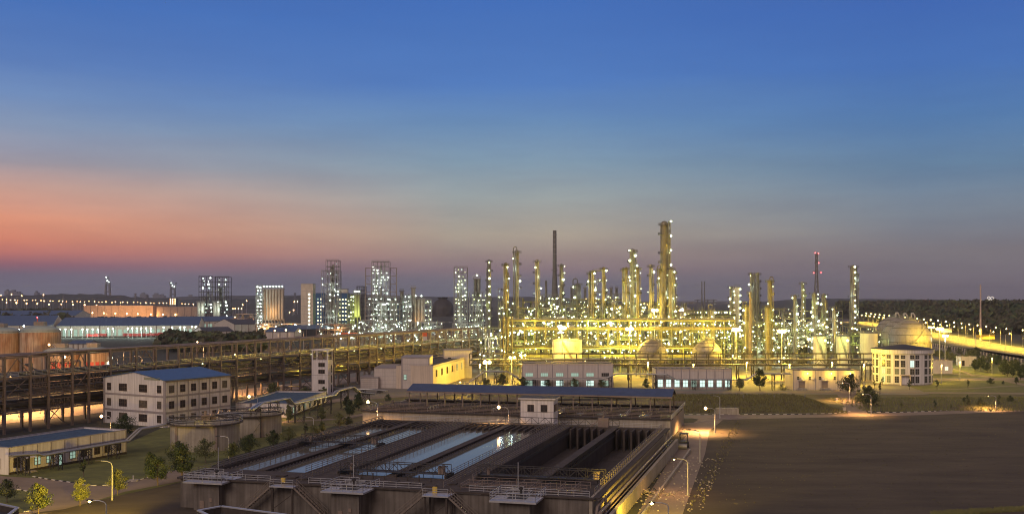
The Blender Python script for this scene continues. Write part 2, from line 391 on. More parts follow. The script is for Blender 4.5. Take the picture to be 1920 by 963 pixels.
def tufts(name, label, n, fx, m, hh=(.3, .7), seed=3):
    rnd = random.Random(seed); mb = MB()
    for _ in range(n):
        x, y, z = fx(rnd); h = rnd.uniform(*hh)
        for k in range(4):
            a = rnd.uniform(0, pi); dx, dy = cos(a)*.09, sin(a)*.09; lx, ly = rnd.uniform(-.25, .25), rnd.uniform(-.25, .25)
            mb.add([(x-dx, y-dy, z-.1), (x+dx, y+dy, z-.1), (x+lx, y+ly, z+h)], [(0, 1, 2)], rnd.randrange(2))
    return tag(mb.build(name, m), label, None, None, 'stuff')
def bankz(x, y, x0, x1, y0, y1, hh):
    u = (x-x0)/(x1-x0); v = (y-y0)/(y1-y0); e = max(0, min(1, u*6, (1-u)*9)*min(1, v*2.6)*min(1, (1-v)*3)); return hh*e*e*(3-2*e)
def ft(r):
    x, y = r.uniform(50, 105), r.uniform(334, 380); return x, y, bankz(x, y, 48, 106, 333, 396, 1.6)
tufts('tall_grass', 'tall rough grass covering the bank below the workshops', 5000, ft, [tuftm, grassd], (.4, .9))
def ft2(r):
    x, y = r.uniform(112, 250), r.uniform(338, 384); return x, y, bankz(x, y, 118, 250, 338, 385, .9)
tufts('scrub_grass', 'scrubby weeds on the low bank before the round building', 6000, ft2, [tuftm, leafb], (.3, .9), 4)
tufts('weeds', 'sparse low weeds and clods scattered over the bare field', 1500, lambda r: ((lambda y: (y*r.uniform(.19, .50), y, 0))(r.uniform(180, 322))), [tuftm, soil], (.08, .25), 5)
tufts('weeds', 'grass growing along the bottom right corner of the field', 2600, lambda r: ((lambda u: (70+u*28, 177+u*7+r.random()**2*3-1, 0))(r.random())), [leafb, tuftm], (.2, .6), 6)
tufts('weeds', 'weeds along the edge between dirt road and field', 260, lambda r: ((lambda u: (32+u*34+r.uniform(-1.3, 1.3), 185+u*125, 0))(r.random())), [grassd, tuftm], (.15, .45), 7)
for k, (xa, ya, xb, yb) in ():
    strip('wheel_track', [(xa+(xb-xa)*i/12+1.6*sin(i*.8+k), ya+(yb-ya)*i/12) for i in range(13)], .7, .042, trackm)
# highway
HC = [(322, 480), (330, 560), (338, 679), (352, 800), (398, 1000), (500, 1532), (545, 1800)]
strip('highway', HC, 40, .06, asph)
strip('highway_verge', [(x-27, y) for x, y in HC], 12, .03, grass)
for off in (-11, -4, 4, 11):
    mb = MB()
    for a, b in zip(HC, HC[1:]):
        a = Vector((a[0]+off, a[1], .075)); b = Vector((b[0]+off, b[1], .075)); n = max(1, int((b-a).length/12))
        for i in range(n): mb.bar(a.lerp(b, i/n), a.lerp(b, (i+.5)/n), .2, .01)
    struct(mb.build('lane_marking', kerbw))
kerb([(x+20.3, y) for x, y in HC], painted=False, ln=6, wd=.5, h=.2); kerb([(x-20.3, y) for x, y in HC], painted=False, ln=6, wd=.5, h=.2)
# hills
def ridge(name, x0, x1, y0, y1, hh, m, seed, nx=160, ny=10, rough=.15):
    rnd = random.Random(seed); ph = [rnd.uniform(0, 6.3) for _ in range(6)]; mb = MB(); vs = []
    for j in range(ny+1):
        for i in range(nx+1):
            u, v = i/nx, j/ny
            e = sin(pi*min(1, v*1.0))**.7*min(1, u*8, (1-u)*8)
            g = 1+.18*sin(5*u*3+ph[0])+.10*sin(17*u+ph[1])+.05*sin(41*u+ph[2])
            vs.append((x0+(x1-x0)*u, y0+(y1-y0)*v, -1+(hh*g+(rnd.random()-.5)*rough*hh)*e))
    mb.add(vs, [(j*(nx+1)+i, j*(nx+1)+i+1, (j+1)*(nx+1)+i+1, (j+1)*(nx+1)+i) for j in range(ny) for i in range(nx)], 0, True)
    return struct(mb.build(name, m))
hillm = mat('far_hill', (.05, .06, .055), .95, .3, .003)
woodm = mat('wood_canopy', (.085, .08, .045), .95, .5, .03, c2=(.05, .048, .028), bump=1.)
ridge('hills', -4500, 900, 5200, 6400, 46, hillm, 5, rough=.05)
ridge('hills', 700, 4500, 3800, 4800, 27, hillm, 6, rough=.08)
ridge('hills', -2600, -150, 3300, 3900, 38, hillm, 8, rough=.25)
ridge('hills', 600, 1500, 1000, 1900, 22, woodm, 9, 200, 14, .06)
# woods: leaf clumps spread over a slope, one mass each
def wood(name, label, n, fp, m, r=(2.2, 4.5), seed=1):
    rnd = random.Random(seed); mb = MB()
    for _ in range(n):
        x, y, z = fp(rnd); R = rnd.uniform(*r); mi = rnd.choice((0, 0, 1, 2))
        for k in range(9):
            a = rnd.uniform(0, 6.28); b = rnd.uniform(-.2, 1); rr = R*sqrt(max(0, 1-b*b))
            c = Vector((x+rr*cos(a), y+rr*sin(a), z+R*b*1.1)); s = R*.55
            t1 = Vector((rnd.gauss(0,1), rnd.gauss(0,1), rnd.gauss(0,1))).normalized()*s; t2 = t1.orthogonal().normalized()*s
            mb.add([c-t1-t2*.6, c+t1-t2*.4, c+t1*.4+t2, c-t1*.7+t2*.8], [(0,1,2,3)], mi)
    return tag(mb.build(name, m), label, None, None, 'stuff')
def hxx(y):
    for (xa, ya), (xb, yb) in zip(HC, HC[1:]):
        if ya <= y <= yb: return xa+(xb-xa)*(y-ya)/(yb-ya)
    return HC[-1][0]
def fw(r):
    if r.random() < .75:
        y = r.uniform(1050, 1800); x = r.uniform(hxx(y)+45, .52*y); top = (26.5 if y > 1200 else 26.5-(1200-y)*.12)*min(1, (x-hxx(y)-35)/60)
    else: y = r.uniform(1870, 2300); x = y*r.uniform(.305, .43); top = 24
    return x, y, max(1, top)*r.random()**.6
wood('forest', 'dark wooded rise beyond the lit highway', 6200, fw, [woodm, leafc, leafa], (3.6, 6.), 11)
def fw2(r): y = r.uniform(1250, 1750); x = y*r.uniform(-.60, -.415); return x, y, r.uniform(2, 8)
wood('forest', 'dark belt of trees left of the long brown warehouse', 1500, fw2, [woodm, leafc, leafa], (5, 9), 12)
def fw3(r): x = r.uniform(-560, -430); y = r.uniform(1450, 1500); return x, y, r.uniform(1, 4)
def fw4(r): x = r.uniform(-700, -480); y = r.uniform(1560, 1680); return x, y, r.uniform(1, 5)
wood('hedge_belt', 'dark low trees along the foot of the brown warehouse', 420, lambda r: (lambda y: (y*r.uniform(-.41, -.295), y, r.uniform(-2, 1)))(r.uniform(1600, 1700)), [woodm, leafc, leafa], (2.5, 5), 13)
wood('hedge_belt', 'dark scrub belt between the truck yard and the pipe rack', 500, lambda r: ((lambda y: (r.uniform(-.33, -.235)*y, y, r.uniform(1, 4)))(r.uniform(700, 900))), [woodm, leafc, leafa], (2.5, 5), 14)

# ------------------------------------------------------------------ buildings
WM = {}
def win(parent, face, Lx, Wy, u, z, w_, h_, pane=None, cols=2, rows=1, fr=None, name='window'):
    """window standing in a thin frame on a wall of a box building; z = sill height"""
    pane = pane or glassd; fr = fr or frameb
    k = (w_, h_, pane.name, cols, rows, fr.name, name)
    if k not in WM:
        m = MB(); t = .09
        m.box(-w_/2, w_/2, -.02, .05, 0, h_, 1)
        m.box(-w_/2-t, w_/2+t, -.09, .04, -t*1.4, 0, 0); m.box(-w_/2-t, w_/2+t, -.07, .04, h_, h_+t, 0)
        m.box(-w_/2-t, -w_/2, -.07, .04, 0, h_, 0); m.box(w_/2, w_/2+t, -.07, .04, 0, h_, 0)
        for i in range(1, cols): x = -w_/2+w_*i/cols; m.box(x-.04, x+.04, -.06, .0, 0, h_, 0)
        for i in range(1, rows): zz = h_*i/rows; m.box(-w_/2, w_/2, -.055, .0, zz-.04, zz+.04, 0)
        WM[k] = m.mesh(name, [fr, pane])
    o = ob(name, WM[k], parent)
    if face == 'front': o.location = (u, -.03, z)
    elif face == 'left': o.location = (-.03, u, z); o.rotation_euler[2] = -pi/2
    elif face == 'right': o.location = (Lx+.03, u, z); o.rotation_euler[2] = pi/2
    return o
def dirs(a, b): return atan2(b[1]-a[1], b[0]-a[0])
def building(name, label, cat, loc, rz, Lx, Wy, h, wm, rm, roof='flat', par=.6, rise=2., trim=None, ov=.35, group=None, z0=0):
    t = thing(name, label, cat, (loc[0], loc[1], z0), rz, group)
    trim = trim or greyb
    m = MB()
    if roof == 'flat':
        m.box(0, Lx, 0, Wy, -.3, h-par)
        e = .25
        m.box(0, Lx, 0, e, h-par, h); m.box(0, Lx, Wy-e, Wy, h-par, h); m.box(0, e, e, Wy-e, h-par, h); m.box(Lx-e, Lx, e, Wy-e, h-par, h)
        m.build('wall', wm, t)
        MB().box(e, Lx-e, e, Wy-e, h-par, h-par+.06).build('roof', rm, t)
        c = MB(); o_ = .08
        c.box(-o_, Lx+o_, -o_, e+.02, h, h+.14); c.box(-o_, Lx+o_, Wy-e-.02, Wy+o_, h, h+.14); c.box(-o_, e+.02, e+.02, Wy-e-.02, h, h+.14); c.box(Lx-e-.02, Lx+o_, e+.02, Wy-e-.02, h, h+.14)
        c.build('coping', trim, t)
    else:                                   # gable: ridge along x
        P = [(0,0),(Wy,0),(Wy,h),(Wy/2,h+rise),(0,h)]
        m.add([(0,y,z) for y, z in P]+[(Lx,y,z) for y, z in P], [(0,1,2,3,4)[::1], (9,8,7,6,5), (0,4,9,5), (1,6,7,2)]); m.build('wall', wm, t)
        r = MB(); s_ = rise/(Wy/2); th = .16
        for sg in (0, 1):
            ye = -ov if sg == 0 else Wy+ov; ze = h-ov*s_
            A = [(-ov, ye, ze+.02), (Lx+ov, ye, ze+.02), (Lx+ov, Wy/2, h+rise+.02), (-ov, Wy/2, h+rise+.02)]
            B = [(x, y, z+th) for x, y, z in A]
            r.add(A+B, [(0,1,2,3),(4,5,6,7),(0,1,5,4),(1,2,6,5),(2,3,7,6),(3,0,4,7)])
        r.build('roof', rm, t)
    return t
def pilasters(t, Lx, n, h, m, z0=0, wd=.3):
    for i in range(n+1): x = Lx*i/n; x = min(max(x, wd/2), Lx-wd/2); MB().box(x-wd/2, x+wd/2, -.07, .0, z0, h).build('pilaster', m, t)

# three-storey white building with a blue roof
P0 = (X(310.5, 296), 296)
rz3 = radians(60)
glassc = mat('curtained_window_glass', (.17,.15,.12), .25, .5, 1.2, c2=(.05,.045,.04), spec=.8)
rw = random.Random(31)
b = building('office_building', 'three-storey white building with a bright blue pitched roof', 'building', P0, rz3, 24.5, 25.5, 13, white, blue, 'gable', rise=2.0, trim=greyb)
MB().box(-.06, 24.56, -.07, -.0, 8.2, 8.75).box(-.07, .0, .0, 25.5, 8.2, 8.75).box(-.06, 24.56, -.07, -.0, 3.7, 4.3).box(-.07, .0, .0, 25.5, 3.7, 4.3).box(-.1, .0, -.09, .9, 0, 13).box(-.08, 0, 24.8, 25.55, 0, 13.1).build('band', greyb, b)
for i in range(1, 7): MB().box(24.5*i/6-.12, 24.5*i/6+.12, -.17, -.08, 0, 12.9).build('downpipe', greyb, b)
MB().box(.0, 24.5, -.42, -.2, 12.6, 12.85).build('gutter', steelb, b)
MB().box(-.09, -.01, 2.2, 8.6, 13.0, 13.7).build('gable_patch', mat('weathered_green_patch', (.33,.34,.26), .7, .3, .8), b)
for z in (1.3, 5.2, 9.6):
    for i in range(6): win(b, 'front', 24.5, 25.5, 2.1+i*4.05, z, 1.7, 1.9, rw.choice((glassd, glassc)), 2, 2)
    for u, ww in ((2.5, 1.5), (9., 3.1), (17.3, 3.1), (23.1, 1.5)): win(b, 'left', 24.5, 25.5, u, z, ww, 1.9, rw.choice((glassd, glassd, glassc)), 4 if ww > 2 else 2, 2)

# long low building with a faded blue flat roof, lower left
a0, a1 = G(16, 890), G(237, 850)
rz4 = dirs(a0, a1); L4 = (Vector(a1)-Vector(a0)).length
b = building('low_workshop', 'long low white building with a blue flat roof at the lower left', 'building', a0, rz4, L4, 13, 5.5, white, blueg, par=.35, trim=greyb)
pilasters(b, L4, 9, 5.4, greyb, .5)
MB().box(0, L4, -.075, -.0, .0, .5).build('plinth', concd, b)
MB().box(.2, L4-.2, -.06, -.01, 3.4, 3.55).build('band', greyb, b)
for i, (u, k) in enumerate([(2., 0), (7.2, 1), (10.3, 1), (16.6, 1), (19.8, 0), (23.6, 0), (26.6, 0), (30., 0)]):
    win(b, 'front', L4, 13, u, 1.2, 1.5, 2.0, winT if k else glassd, 2, 3)
for u, lit in ((4.6, 0), (13.2, 1)):
    m = MB().box(u-.55, u+.55, -.08, .0, .25, 2.6, 1); m.box(u-.65, u-.55, -.1, 0, .2, 2.7); m.box(u+.55, u+.65, -.1, 0, .2, 2.7); m.box(u-.65, u+.65, -.1, 0, 2.6, 2.75)
    m.build('door', [frameb, winT if lit else darkm], b)
MB().box(3.6, 6.2, -1.3, 0, 2.95, 3.1).build('door_canopy', white, b)
MB().box(3.6, 5.8, -1.4, 0, 0, .25).box(3.8, 5.6, -1.8, -1.4, 0, .13).build('door_step', conc, b)
MB().box(1.0, 1.7, -.45, -.1, .7, 1.3).build('air_conditioner', white, b)
win(b, 'left', L4, 13, 3.2, 1.2, 1.6, 2.0, glassd, 2, 3); win(b, 'left', L4, 13, 8.2, 1.2, 1.6, 2.0, glassd, 2, 3)

# elevated pipes on trestles in front of it
def trestle_pipes(label, pts, r, n, sp, trest=2.6, mcol=None, low=1.0, rails=False, group=None, zoff=0):
    """pts: world (x,y,z) of the pipe line; n parallel pipes; trestles down to the ground"""
    o0 = Vector(pts[0]); t = thing('pipe_bridge', label, 'pipe bridge', (o0.x, o0.y, 0), 0, group)
    Q = [Vector(p)-Vector((o0.x, o0.y, 0)) for p in pts]
    for k in range(n):
        off = (k-(n-1)/2)*sp; mb = MB(); qq = []
        for i, q in enumerate(Q):
            a = Q[max(0, i-1)]; c = Q[min(len(Q)-1, i+1)]; d = (c-a); d.z = 0; d.normalize(); nn = Vector((-d.y, d.x, 0))
            qq.append(q+nn*off+Vector((0, 0, -(k % 2)*.15)))
        mb.path(qq, r*(1 if k % 2 == 0 else .6), 8); mb.build('pipe', [mcol or pipeg], t)
    ends = []
    for a, c in zip(Q, Q[1:]):
        ln = (c-a).length; m_ = max(1, round(ln/trest))
        for i in range(m_): ends.append((a.lerp(c, (i+.5)/m_), (c-a)))
    for p, d in ends:
        if p.z < .8 or d.length < 5.5: continue
        d.z = 0; d.normalize(); nn = Vector((-d.y, d.x, 0)); wv = n*sp/2+.3; mb = MB()
        zt = p.z-r-.1; A = [p+nn*wv-d*.5, p-nn*wv-d*.5, p-nn*wv+d*.5, p+nn*wv+d*.5]
        for q in A: mb.bar((q.x, q.y, 0), (q.x, q.y, zt), .16, .16)
        for q0, q1 in zip(A, A[1:]+A[:1]):
            mb.bar((q0.x, q0.y, zt), (q1.x, q1.y, zt), .16, .16)
            mb.bar((q0.x, q0.y, zt*.5), (q1.x, q1.y, zt), .07, .07); mb.bar((q0.x, q0.y, zt), (q1.x, q1.y, zt*.5), .07, .07)
            mb.bar((q0.x, q0.y, 0), (q1.x, q1.y, zt*.5), .07, .07)
        mb.build('trestle', steeld, t)
    return t
def PW(px, py, d): return (X(px, d), d, Z(py, d))
trestle_pipes('bundle of insulated pipes on lattice trestles along the lower left building',
              [PW(20, 853, 214), PW(68, 850, 219), PW(76, 853, 220), PW(238, 825, 243), PW(262, 803, 247), PW(290, 799, 252), PW(322, 792, 256)], .22, 4, .45, 8)
trestle_pipes('bundle of pipes on lattice trestles along the flat-roofed workshop behind the second round basin',
              [PW(470, 767, 268), PW(488, 755, 282), PW(538, 746, 296), PW(547, 757, 300), PW(625, 740, 338), PW(632, 732, 342), PW(660, 725, 352), PW(672, 735, 356), PW(700, 738, 362)], .25, 4, .5, 12)

# flat-roofed workshop, middle left
a0, a1 = G(545, 782), G(612, 756)
rz6 = dirs(a0, a1); L6 = (Vector(a1)-Vector(a0)).length
b = building('flat_roofed_workshop', 'low white workshop with dark blue flat roof behind the round concrete basins', 'building', a0, rz6, L6, 17, 4.1, white, blueg, par=.35)
MB().box(0, L6, -.075, 0, 0, .6).build('plinth', concd, b)
for i in range(7): win(b, 'front', L6, 17, 3+i*(L6-6)/6, 1.1, 1.7, 1.7, winT if i in (0, 2, 3) else glassd, 2, 2)

# ------------------------------------------------------------------ round concrete basins
def basin(label, cx, cy_, r, h, eq=True):
    t = thing('round_basin', label, 'basin', (cx, cy_, 0))
    MB().lathe(0, 0, [(r, -.3), (r, h), (r-.4, h), (r-.4, h-1.2)], 48).build('wall', conc, t)
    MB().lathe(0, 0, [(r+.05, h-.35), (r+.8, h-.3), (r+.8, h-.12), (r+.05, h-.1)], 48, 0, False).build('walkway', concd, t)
    struct(MB().lathe(0, 0, [(0.01, 0), (r-.45, 0)], 40).build('water', waterm, None, (cx, cy_, h-.9)))
    m = MB(); n = 28
    pts = [(cos(2*pi*i/n)*(r+.7), sin(2*pi*i/n)*(r+.7), h-.1) for i in range(n+1)]
    m.rail(pts, 1.2, 0, 3, .07); m.build('railing', galv, t)
    m = MB().truss((-r, -1, h+.1), (r, -1, h+.1), 1.1, 10, .14); m.truss((-r, 1, h+.1), (r, 1, h+.1), 1.1, 10, .14); m.box(-r, r, -1, 1, h, h+.1); m.build('scraper_bridge', steeld, t, None, .4)
    m = MB().box(-1, 1, -1, 1, h+.1, h+1.6).tube((0,0,h-1), (0,0,h+2.6), .3); m.box(1.2, 2.4, -.6, .6, h+.1, h+1.1); m.tube((1.8,0,h+1.1), (1.8,0,h+1.7), .35)
    m.build('drive_unit', steelb, t, None, .4)
    for a in (-2.2, -1.0): x, y = cos(a)*(r+.3), sin(a)*(r+.3); MB().bar((x, y, 0), (x, y, h), .5, .1).build('ladder', steelb, t)
basin('round concrete basin with railing beside the white three-storey building', X(385, 257), 257, 8.1, 6.3)
basin('second round concrete basin, half hidden behind the first', X(470, 282), 282, 8.0, 5.6)

# ------------------------------------------------------------------ rectangular settling tanks
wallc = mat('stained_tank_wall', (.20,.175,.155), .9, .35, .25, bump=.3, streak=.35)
TR = -atan2(.262, .965); TO = (-57.1, 183.6)
TL, TW, TZ = 92., 72., 5.
def TP(x, y): c, s = cos(TR), sin(TR); return (TO[0]+x*c-y*s, TO[1]+x*s+y*c)
def settling(label, x0, x1, xd, full, y0=11, y1=90):
    t = thing('settling_tank', label, 'settling tank', (TO[0], TO[1], 0), TR)
    w_ = .5; fz = .25
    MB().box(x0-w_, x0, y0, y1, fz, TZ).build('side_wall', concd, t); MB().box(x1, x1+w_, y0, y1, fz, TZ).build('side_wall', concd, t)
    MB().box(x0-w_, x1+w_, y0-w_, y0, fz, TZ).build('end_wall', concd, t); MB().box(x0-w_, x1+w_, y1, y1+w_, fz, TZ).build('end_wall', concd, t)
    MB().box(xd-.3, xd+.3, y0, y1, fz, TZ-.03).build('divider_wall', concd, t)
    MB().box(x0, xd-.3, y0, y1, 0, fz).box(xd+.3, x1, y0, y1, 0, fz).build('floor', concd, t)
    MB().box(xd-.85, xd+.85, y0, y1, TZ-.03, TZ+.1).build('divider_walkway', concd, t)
    for xe in (x0-w_/2, x1+w_/2): MB().rail([(xe, y0, TZ), (xe, y1, TZ)], 1.1, 0, 2.2, .07).build('railing', raild, t)
    # overflow launder along one side: a toothed steel channel
    for (xa, xb) in ((x0, xd-.3), (xd+.3, x1)):
        m = MB(); zz = TZ-.75 if full else TZ-1.2
        m.bar((xa+.5, y0+1, zz), (xa+.5, y1-1, zz), .12, .45)
        for i in range(int((y1-y0-2)/1.4)): m.box(xa+.44, xa+.56, y0+1+i*1.4, y0+1.6+i*1.4, zz+.2, zz+.42)
        m.build('weir', raild if full else steeld, t)
    # far end baffles
    m = MB(); n = 6
    for (xa, xb) in ((x0, xd-.3), (xd+.3, x1)):
        for i in range(n):
            xx = xa+(xb-xa)*(i+.5)/n; m.box(xx-.22, xx+.22, y1-(9 if full else 5), y1, fz, TZ-.15)
    m.build('baffle', concd, t)
    if full:
        for (xa, xb) in ((x0, xd-.3), (xd+.3, x1)):
            struct(MB().box(xa, xb, y0, y1, fz+.2, TZ-.7).build('water', waterm, None, (TO[0], TO[1], 0), TR))
    return t
settling('full settling tank with pale water, leftmost of the three', .8, 18, 9.4, True)
settling('settling tank with still dark water, between the other two', 24.5, 44, 34.2, True)
settling('emptied settling tank with bare walls, rightmost of the three', 49.5, 71, 60.2, False)
t = thing('tank_deck', 'concrete front deck and walkways joining the three settling tanks', 'concrete deck', (TO[0], TO[1], 0), TR)
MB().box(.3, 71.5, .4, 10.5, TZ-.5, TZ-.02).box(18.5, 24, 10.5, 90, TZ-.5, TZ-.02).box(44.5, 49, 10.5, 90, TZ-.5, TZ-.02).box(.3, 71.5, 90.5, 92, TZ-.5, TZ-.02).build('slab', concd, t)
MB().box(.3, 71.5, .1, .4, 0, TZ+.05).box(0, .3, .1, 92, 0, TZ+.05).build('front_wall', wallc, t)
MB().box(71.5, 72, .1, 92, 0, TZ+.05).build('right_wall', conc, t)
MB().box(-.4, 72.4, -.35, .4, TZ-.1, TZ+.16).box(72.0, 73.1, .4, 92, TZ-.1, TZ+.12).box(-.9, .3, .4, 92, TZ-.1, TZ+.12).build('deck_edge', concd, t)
MB().box(74.4, 75.0, -6, 92, 0, 2.6).box(77.8, 78.2, -6, 90, 0, .7).build('gutter_wall', conc, t)
m = MB().path([(73.6, -2, 3.3), (73.6, 91, 3.3)], .28); m.build('pipe', pipeb, t)
MB().path([(73.7, -2, 2.4), (73.7, 91, 2.4)], .16).build('pipe', pipeb, t)
for xe in (.3, 21.3, 46.8, 71.8): MB().rail([(xe, 3, TZ), (xe, 91, TZ)], 1.1, 0, 2.2, .07).build('railing', raild, t)
MB().rail([(1, 91.6, TZ), (71, 91.6, TZ)], 1.1, 0, 2.2, .07).build('railing', galv, t)
MB().rail([(.5, .3, TZ), (17, .3, TZ)], 1.1, 0, 2.2, .07).rail([(24, .3, TZ), (44, .3, TZ)], 1.1, 0, 2.2, .07).rail([(52, .3, TZ), (71.5, .3, TZ)], 1.1, 0, 2.2, .07).build('railing', galv, t)
m = MB()
for i in range(9): m.rail([(50+i*2.3, 2, TZ), (50+i*2.3, 7+(i % 3), TZ)], 1., 0, 2, .07, 2)
for y in (2, 6, 9): m.rail([(50, y, TZ), (70, y, TZ)], 1., 0, 2.5, .07, 2)
m.build('hatch_rail', steelb, t)
m = MB()
for i in range(26): m.box(2+i*2.6, 3.6+i*2.6, 3+(i*7 % 4), 4.4+(i*7 % 4), TZ, TZ+.16)
for i in range(9): m.tube((26+i*2.1, 8, TZ), (26+i*2.1, 8, TZ+.7+.3*(i % 2)), .12)
m.build('hatch_cover', concd, t)
MB().path([(72.5, -3, .3), (72.8, -1, 2.), (72.6, 1, 3.6), (73.2, 3, 4.6)], .25).path([(73.3, 4, .2), (73.3, 4.5, 4.8)], .2).build('valve_pipe', pipeb, t)
# scraper bridges spanning the tanks
def scraper(label, x0, x1, y):
    t = thing('scraper_bridge', label, 'scraper bridge', (TO[0], TO[1], 0), TR, 'travelling scraper bridges across the settling tanks')
    MB().truss((x0-.3, y, TZ+.5), (x1+.3, y, TZ+.5), 1.5, 14, .13).truss((x0-.3, y+1.9, TZ+.5), (x1+.3, y+1.9, TZ+.5), 1.5, 14, .13).build('truss', steeld, t)
    MB().box(x0-.3, x1+.3, y+.1, y+1.8, TZ+.42, TZ+.5).build('walkway', steeld, t)
    m = MB()
    for xx in (x0-.2, x1+.2): m.box(xx-.25, xx+.25, y-1, y+3, TZ+.05, TZ+.5); m.tube((xx-.2, y-.6, TZ+.3), (xx+.2, y-.6, TZ+.3), .25); m.tube((xx-.2, y+2.6, TZ+.3), (xx+.2, y+2.6, TZ+.3), .25)
    m.build('wheel_carriage', darkm, t)
    m = MB(); n = 10
    for i in range(n+1): xx = x0+1+(x1-x0-2)*i/n; m.bar((xx, y+1, TZ-.7), (xx, y+1, TZ+.5), .08); 
    m.bar((x0+1, y+1, TZ-.4), (x1-1, y+1, TZ-.4), .1); m.build('scraper_frame', steeld, t)
    m = MB().box(x1-1.6, x1-.6, y+.3, y+1.4, TZ+.5, TZ+1.8).tube((x0+1.4, y+1, TZ+.5), (x0+1.4, y+1, TZ+1.6), .3); m.build('control_box', steelb, t)
scraper('dark lattice scraper bridge crossing the leftmost water-filled tank', .8, 18, 45)
scraper('dark lattice scraper bridge at the near end of the emptied tank', 49.5, 71, 14)
scraper('dark lattice scraper bridge over the middle tank, near its front deck', 24.5, 44, 12.5)
# chambers with railed platforms
def chamber(label, x, y, dark=False):
    t = thing('pump_chamber', label, 'pump chamber', (*TP(x, y), 0), TR)
    MB().box(-2.4, 2.4, -2.6, 2.2, 0, TZ-.25).build('shaft', wallc, t)
    MB().box(-3.7, 3.7, -3.9, 3.2, TZ-.25, TZ+.02).build('platform', galv, t)
    MB().rail([(-3.6, -3.8, TZ), (3.6, -3.8, TZ), (3.6, 3.1, TZ)], 1.2, 0, 1.5, .07).rail([(-3.6, -3.8, TZ), (-3.6, 3.1, TZ), (0, 3.1, TZ)], 1.2, 0, 1.5, .07).build('railing', galv, t)
    MB().rail([(-1.8, -2, TZ), (1.8, -2, TZ), (1.8, 1.5, TZ), (-1.8, 1.5, TZ), (-1.8, -2, TZ)], .9, 0, 1.2, .07, 2).build('hatch_rail', galv, t)
    MB().box(-1.5, 1.5, -1.7, 1.2, TZ+.02, TZ+.1).build('hatch', darkm, t)
    MB().tube((.3, .2, TZ), (.3, .2, TZ+1.6), .16).tube((.3, .2, TZ+1.2), (.3, .2, TZ+1.5), .38).build('valve', steeld, t)
    MB().tube((-.8, 2.6, TZ), (-.8, 2.6, TZ+5), .07).build('post', galv, t)
    MB().box(-1.2, -.4, -2.72, -2.6, .4, 1.7).box(.6, 1.1, -2.72, -2.6, 1.6, 2.2).build('control_box', steelb, t)
chamber('square concrete pump chamber with railed platform, at the dark left corner of the tanks', 6, 1)
chamber('square concrete pump chamber with railed platform, between the two outside stairs', 32.3, -1)
chamber('square concrete pump chamber with railed platform, beside the yellowish right wall', 60.7, -1.6)
def stair(label, x, y):
    t = thing('outside_stair', label, 'stair', (*TP(x, y), 0), TR, 'twin-flight steel stairs up the tank wall')
    MB().box(-2.2, 2.2, -1.4, 2, TZ-.3, TZ-.1).box(-5.5, 6.5, 2.05, 2.9, TZ-.2, TZ-.04).build('landing', galv, t)
    for sg in (-1, 1):
        m = MB(); rn = 5.6
        for k in (-.55, .55): m.bar((sg*2.1, -.6+k, TZ-.25), (sg*(2.1+rn), -.6+k, .1), .1, .3)
        for i in range(16): u = (i+.5)/16; xx = sg*(2.1+rn*u); zz = TZ-.25-(TZ-.35)*u; m.box(xx-.16, xx+.16, -1.1, -.1, zz-.03, zz+.03)
        m.build('flight', raild, t)
        m = MB()
        for k in (-.6, .6):
            for hh in (.55, 1.05): m.bar((sg*2.1, -.6+k, TZ-.1+hh), (sg*(2.1+rn), -.6+k, .2+hh), .06)
            for i in range(6): u = i/5; xx = sg*(2.1+rn*u); zz = TZ-.2-(TZ-.35)*u; m.bar((xx, -.6+k, zz), (xx, -.6+k, zz+1.1), .06)
        m.build('handrail', raild, t)
    m = MB()
    for a, c in ((-1.8, -1), (1.8, -1), (-1.8, 1.4), (1.8, 1.4)): m.bar((a, c, 0), (a, c, TZ-.3), .3)
    m.bar((-1.8, -1, 1.), (1.8, -1, 3.6), .12); m.build('leg', concd, t)
    MB().rail([(-2.1, -1.3, TZ-.1), (2.1, -1.3, TZ-.1)], 1.1, 0, 1.4, .06).build('railing', galv, t)
    MB().box(-1.2, -.5, .8, 1.2, TZ-.1, TZ+.9).build('sign_box', yelp, t)
stair('twin-flight steel stair on the dark wall, left of the middle pump chamber', 20.3, -.9)
stair('twin-flight steel stair on the tank wall, right of the middle pump chamber', 47.6, -2.2)

# ------------------------------------------------------------------ aeration tank with deck, long blue canopy, white cabin
A0 = (X(680, 292), 292); AR = atan2(271-292, X(1257, 271)-A0[0]); AL = sqrt((X(1257, 271)-A0[0])**2+21**2)
t = thing('aeration_tank', 'raised concrete aeration tank with railed deck behind the settling tanks', 'aeration tank', (A0[0], A0[1], 0), AR)
AZ = 5.
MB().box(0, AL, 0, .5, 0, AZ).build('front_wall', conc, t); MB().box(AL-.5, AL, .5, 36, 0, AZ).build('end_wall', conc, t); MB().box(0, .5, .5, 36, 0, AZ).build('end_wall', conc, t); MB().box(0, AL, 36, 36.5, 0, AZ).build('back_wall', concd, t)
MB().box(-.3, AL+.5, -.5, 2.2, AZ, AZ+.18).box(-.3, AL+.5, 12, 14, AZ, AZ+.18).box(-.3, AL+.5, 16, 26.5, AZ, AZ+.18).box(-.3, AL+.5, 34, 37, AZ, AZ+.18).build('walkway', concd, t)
struct(MB().box(.5, AL-.5, .5, 36, 3.0, 3.9).build('water', waterm, None, (A0[0], A0[1], 0), AR))
m = MB()
for i in range(1, 14): x = AL*i/14; m.box(x-.2, x+.2, 2.2, 34, .5, AZ+.1)
m.build('divider_wall', concd, t)
for y in (-.4, 2.1, 12.1, 16.2, 34.3, 36.8): MB().rail([(0, y, AZ+.18), (AL, y, AZ+.18)], 1.1, 0, 2.4, .07).build('railing', steelb, t)
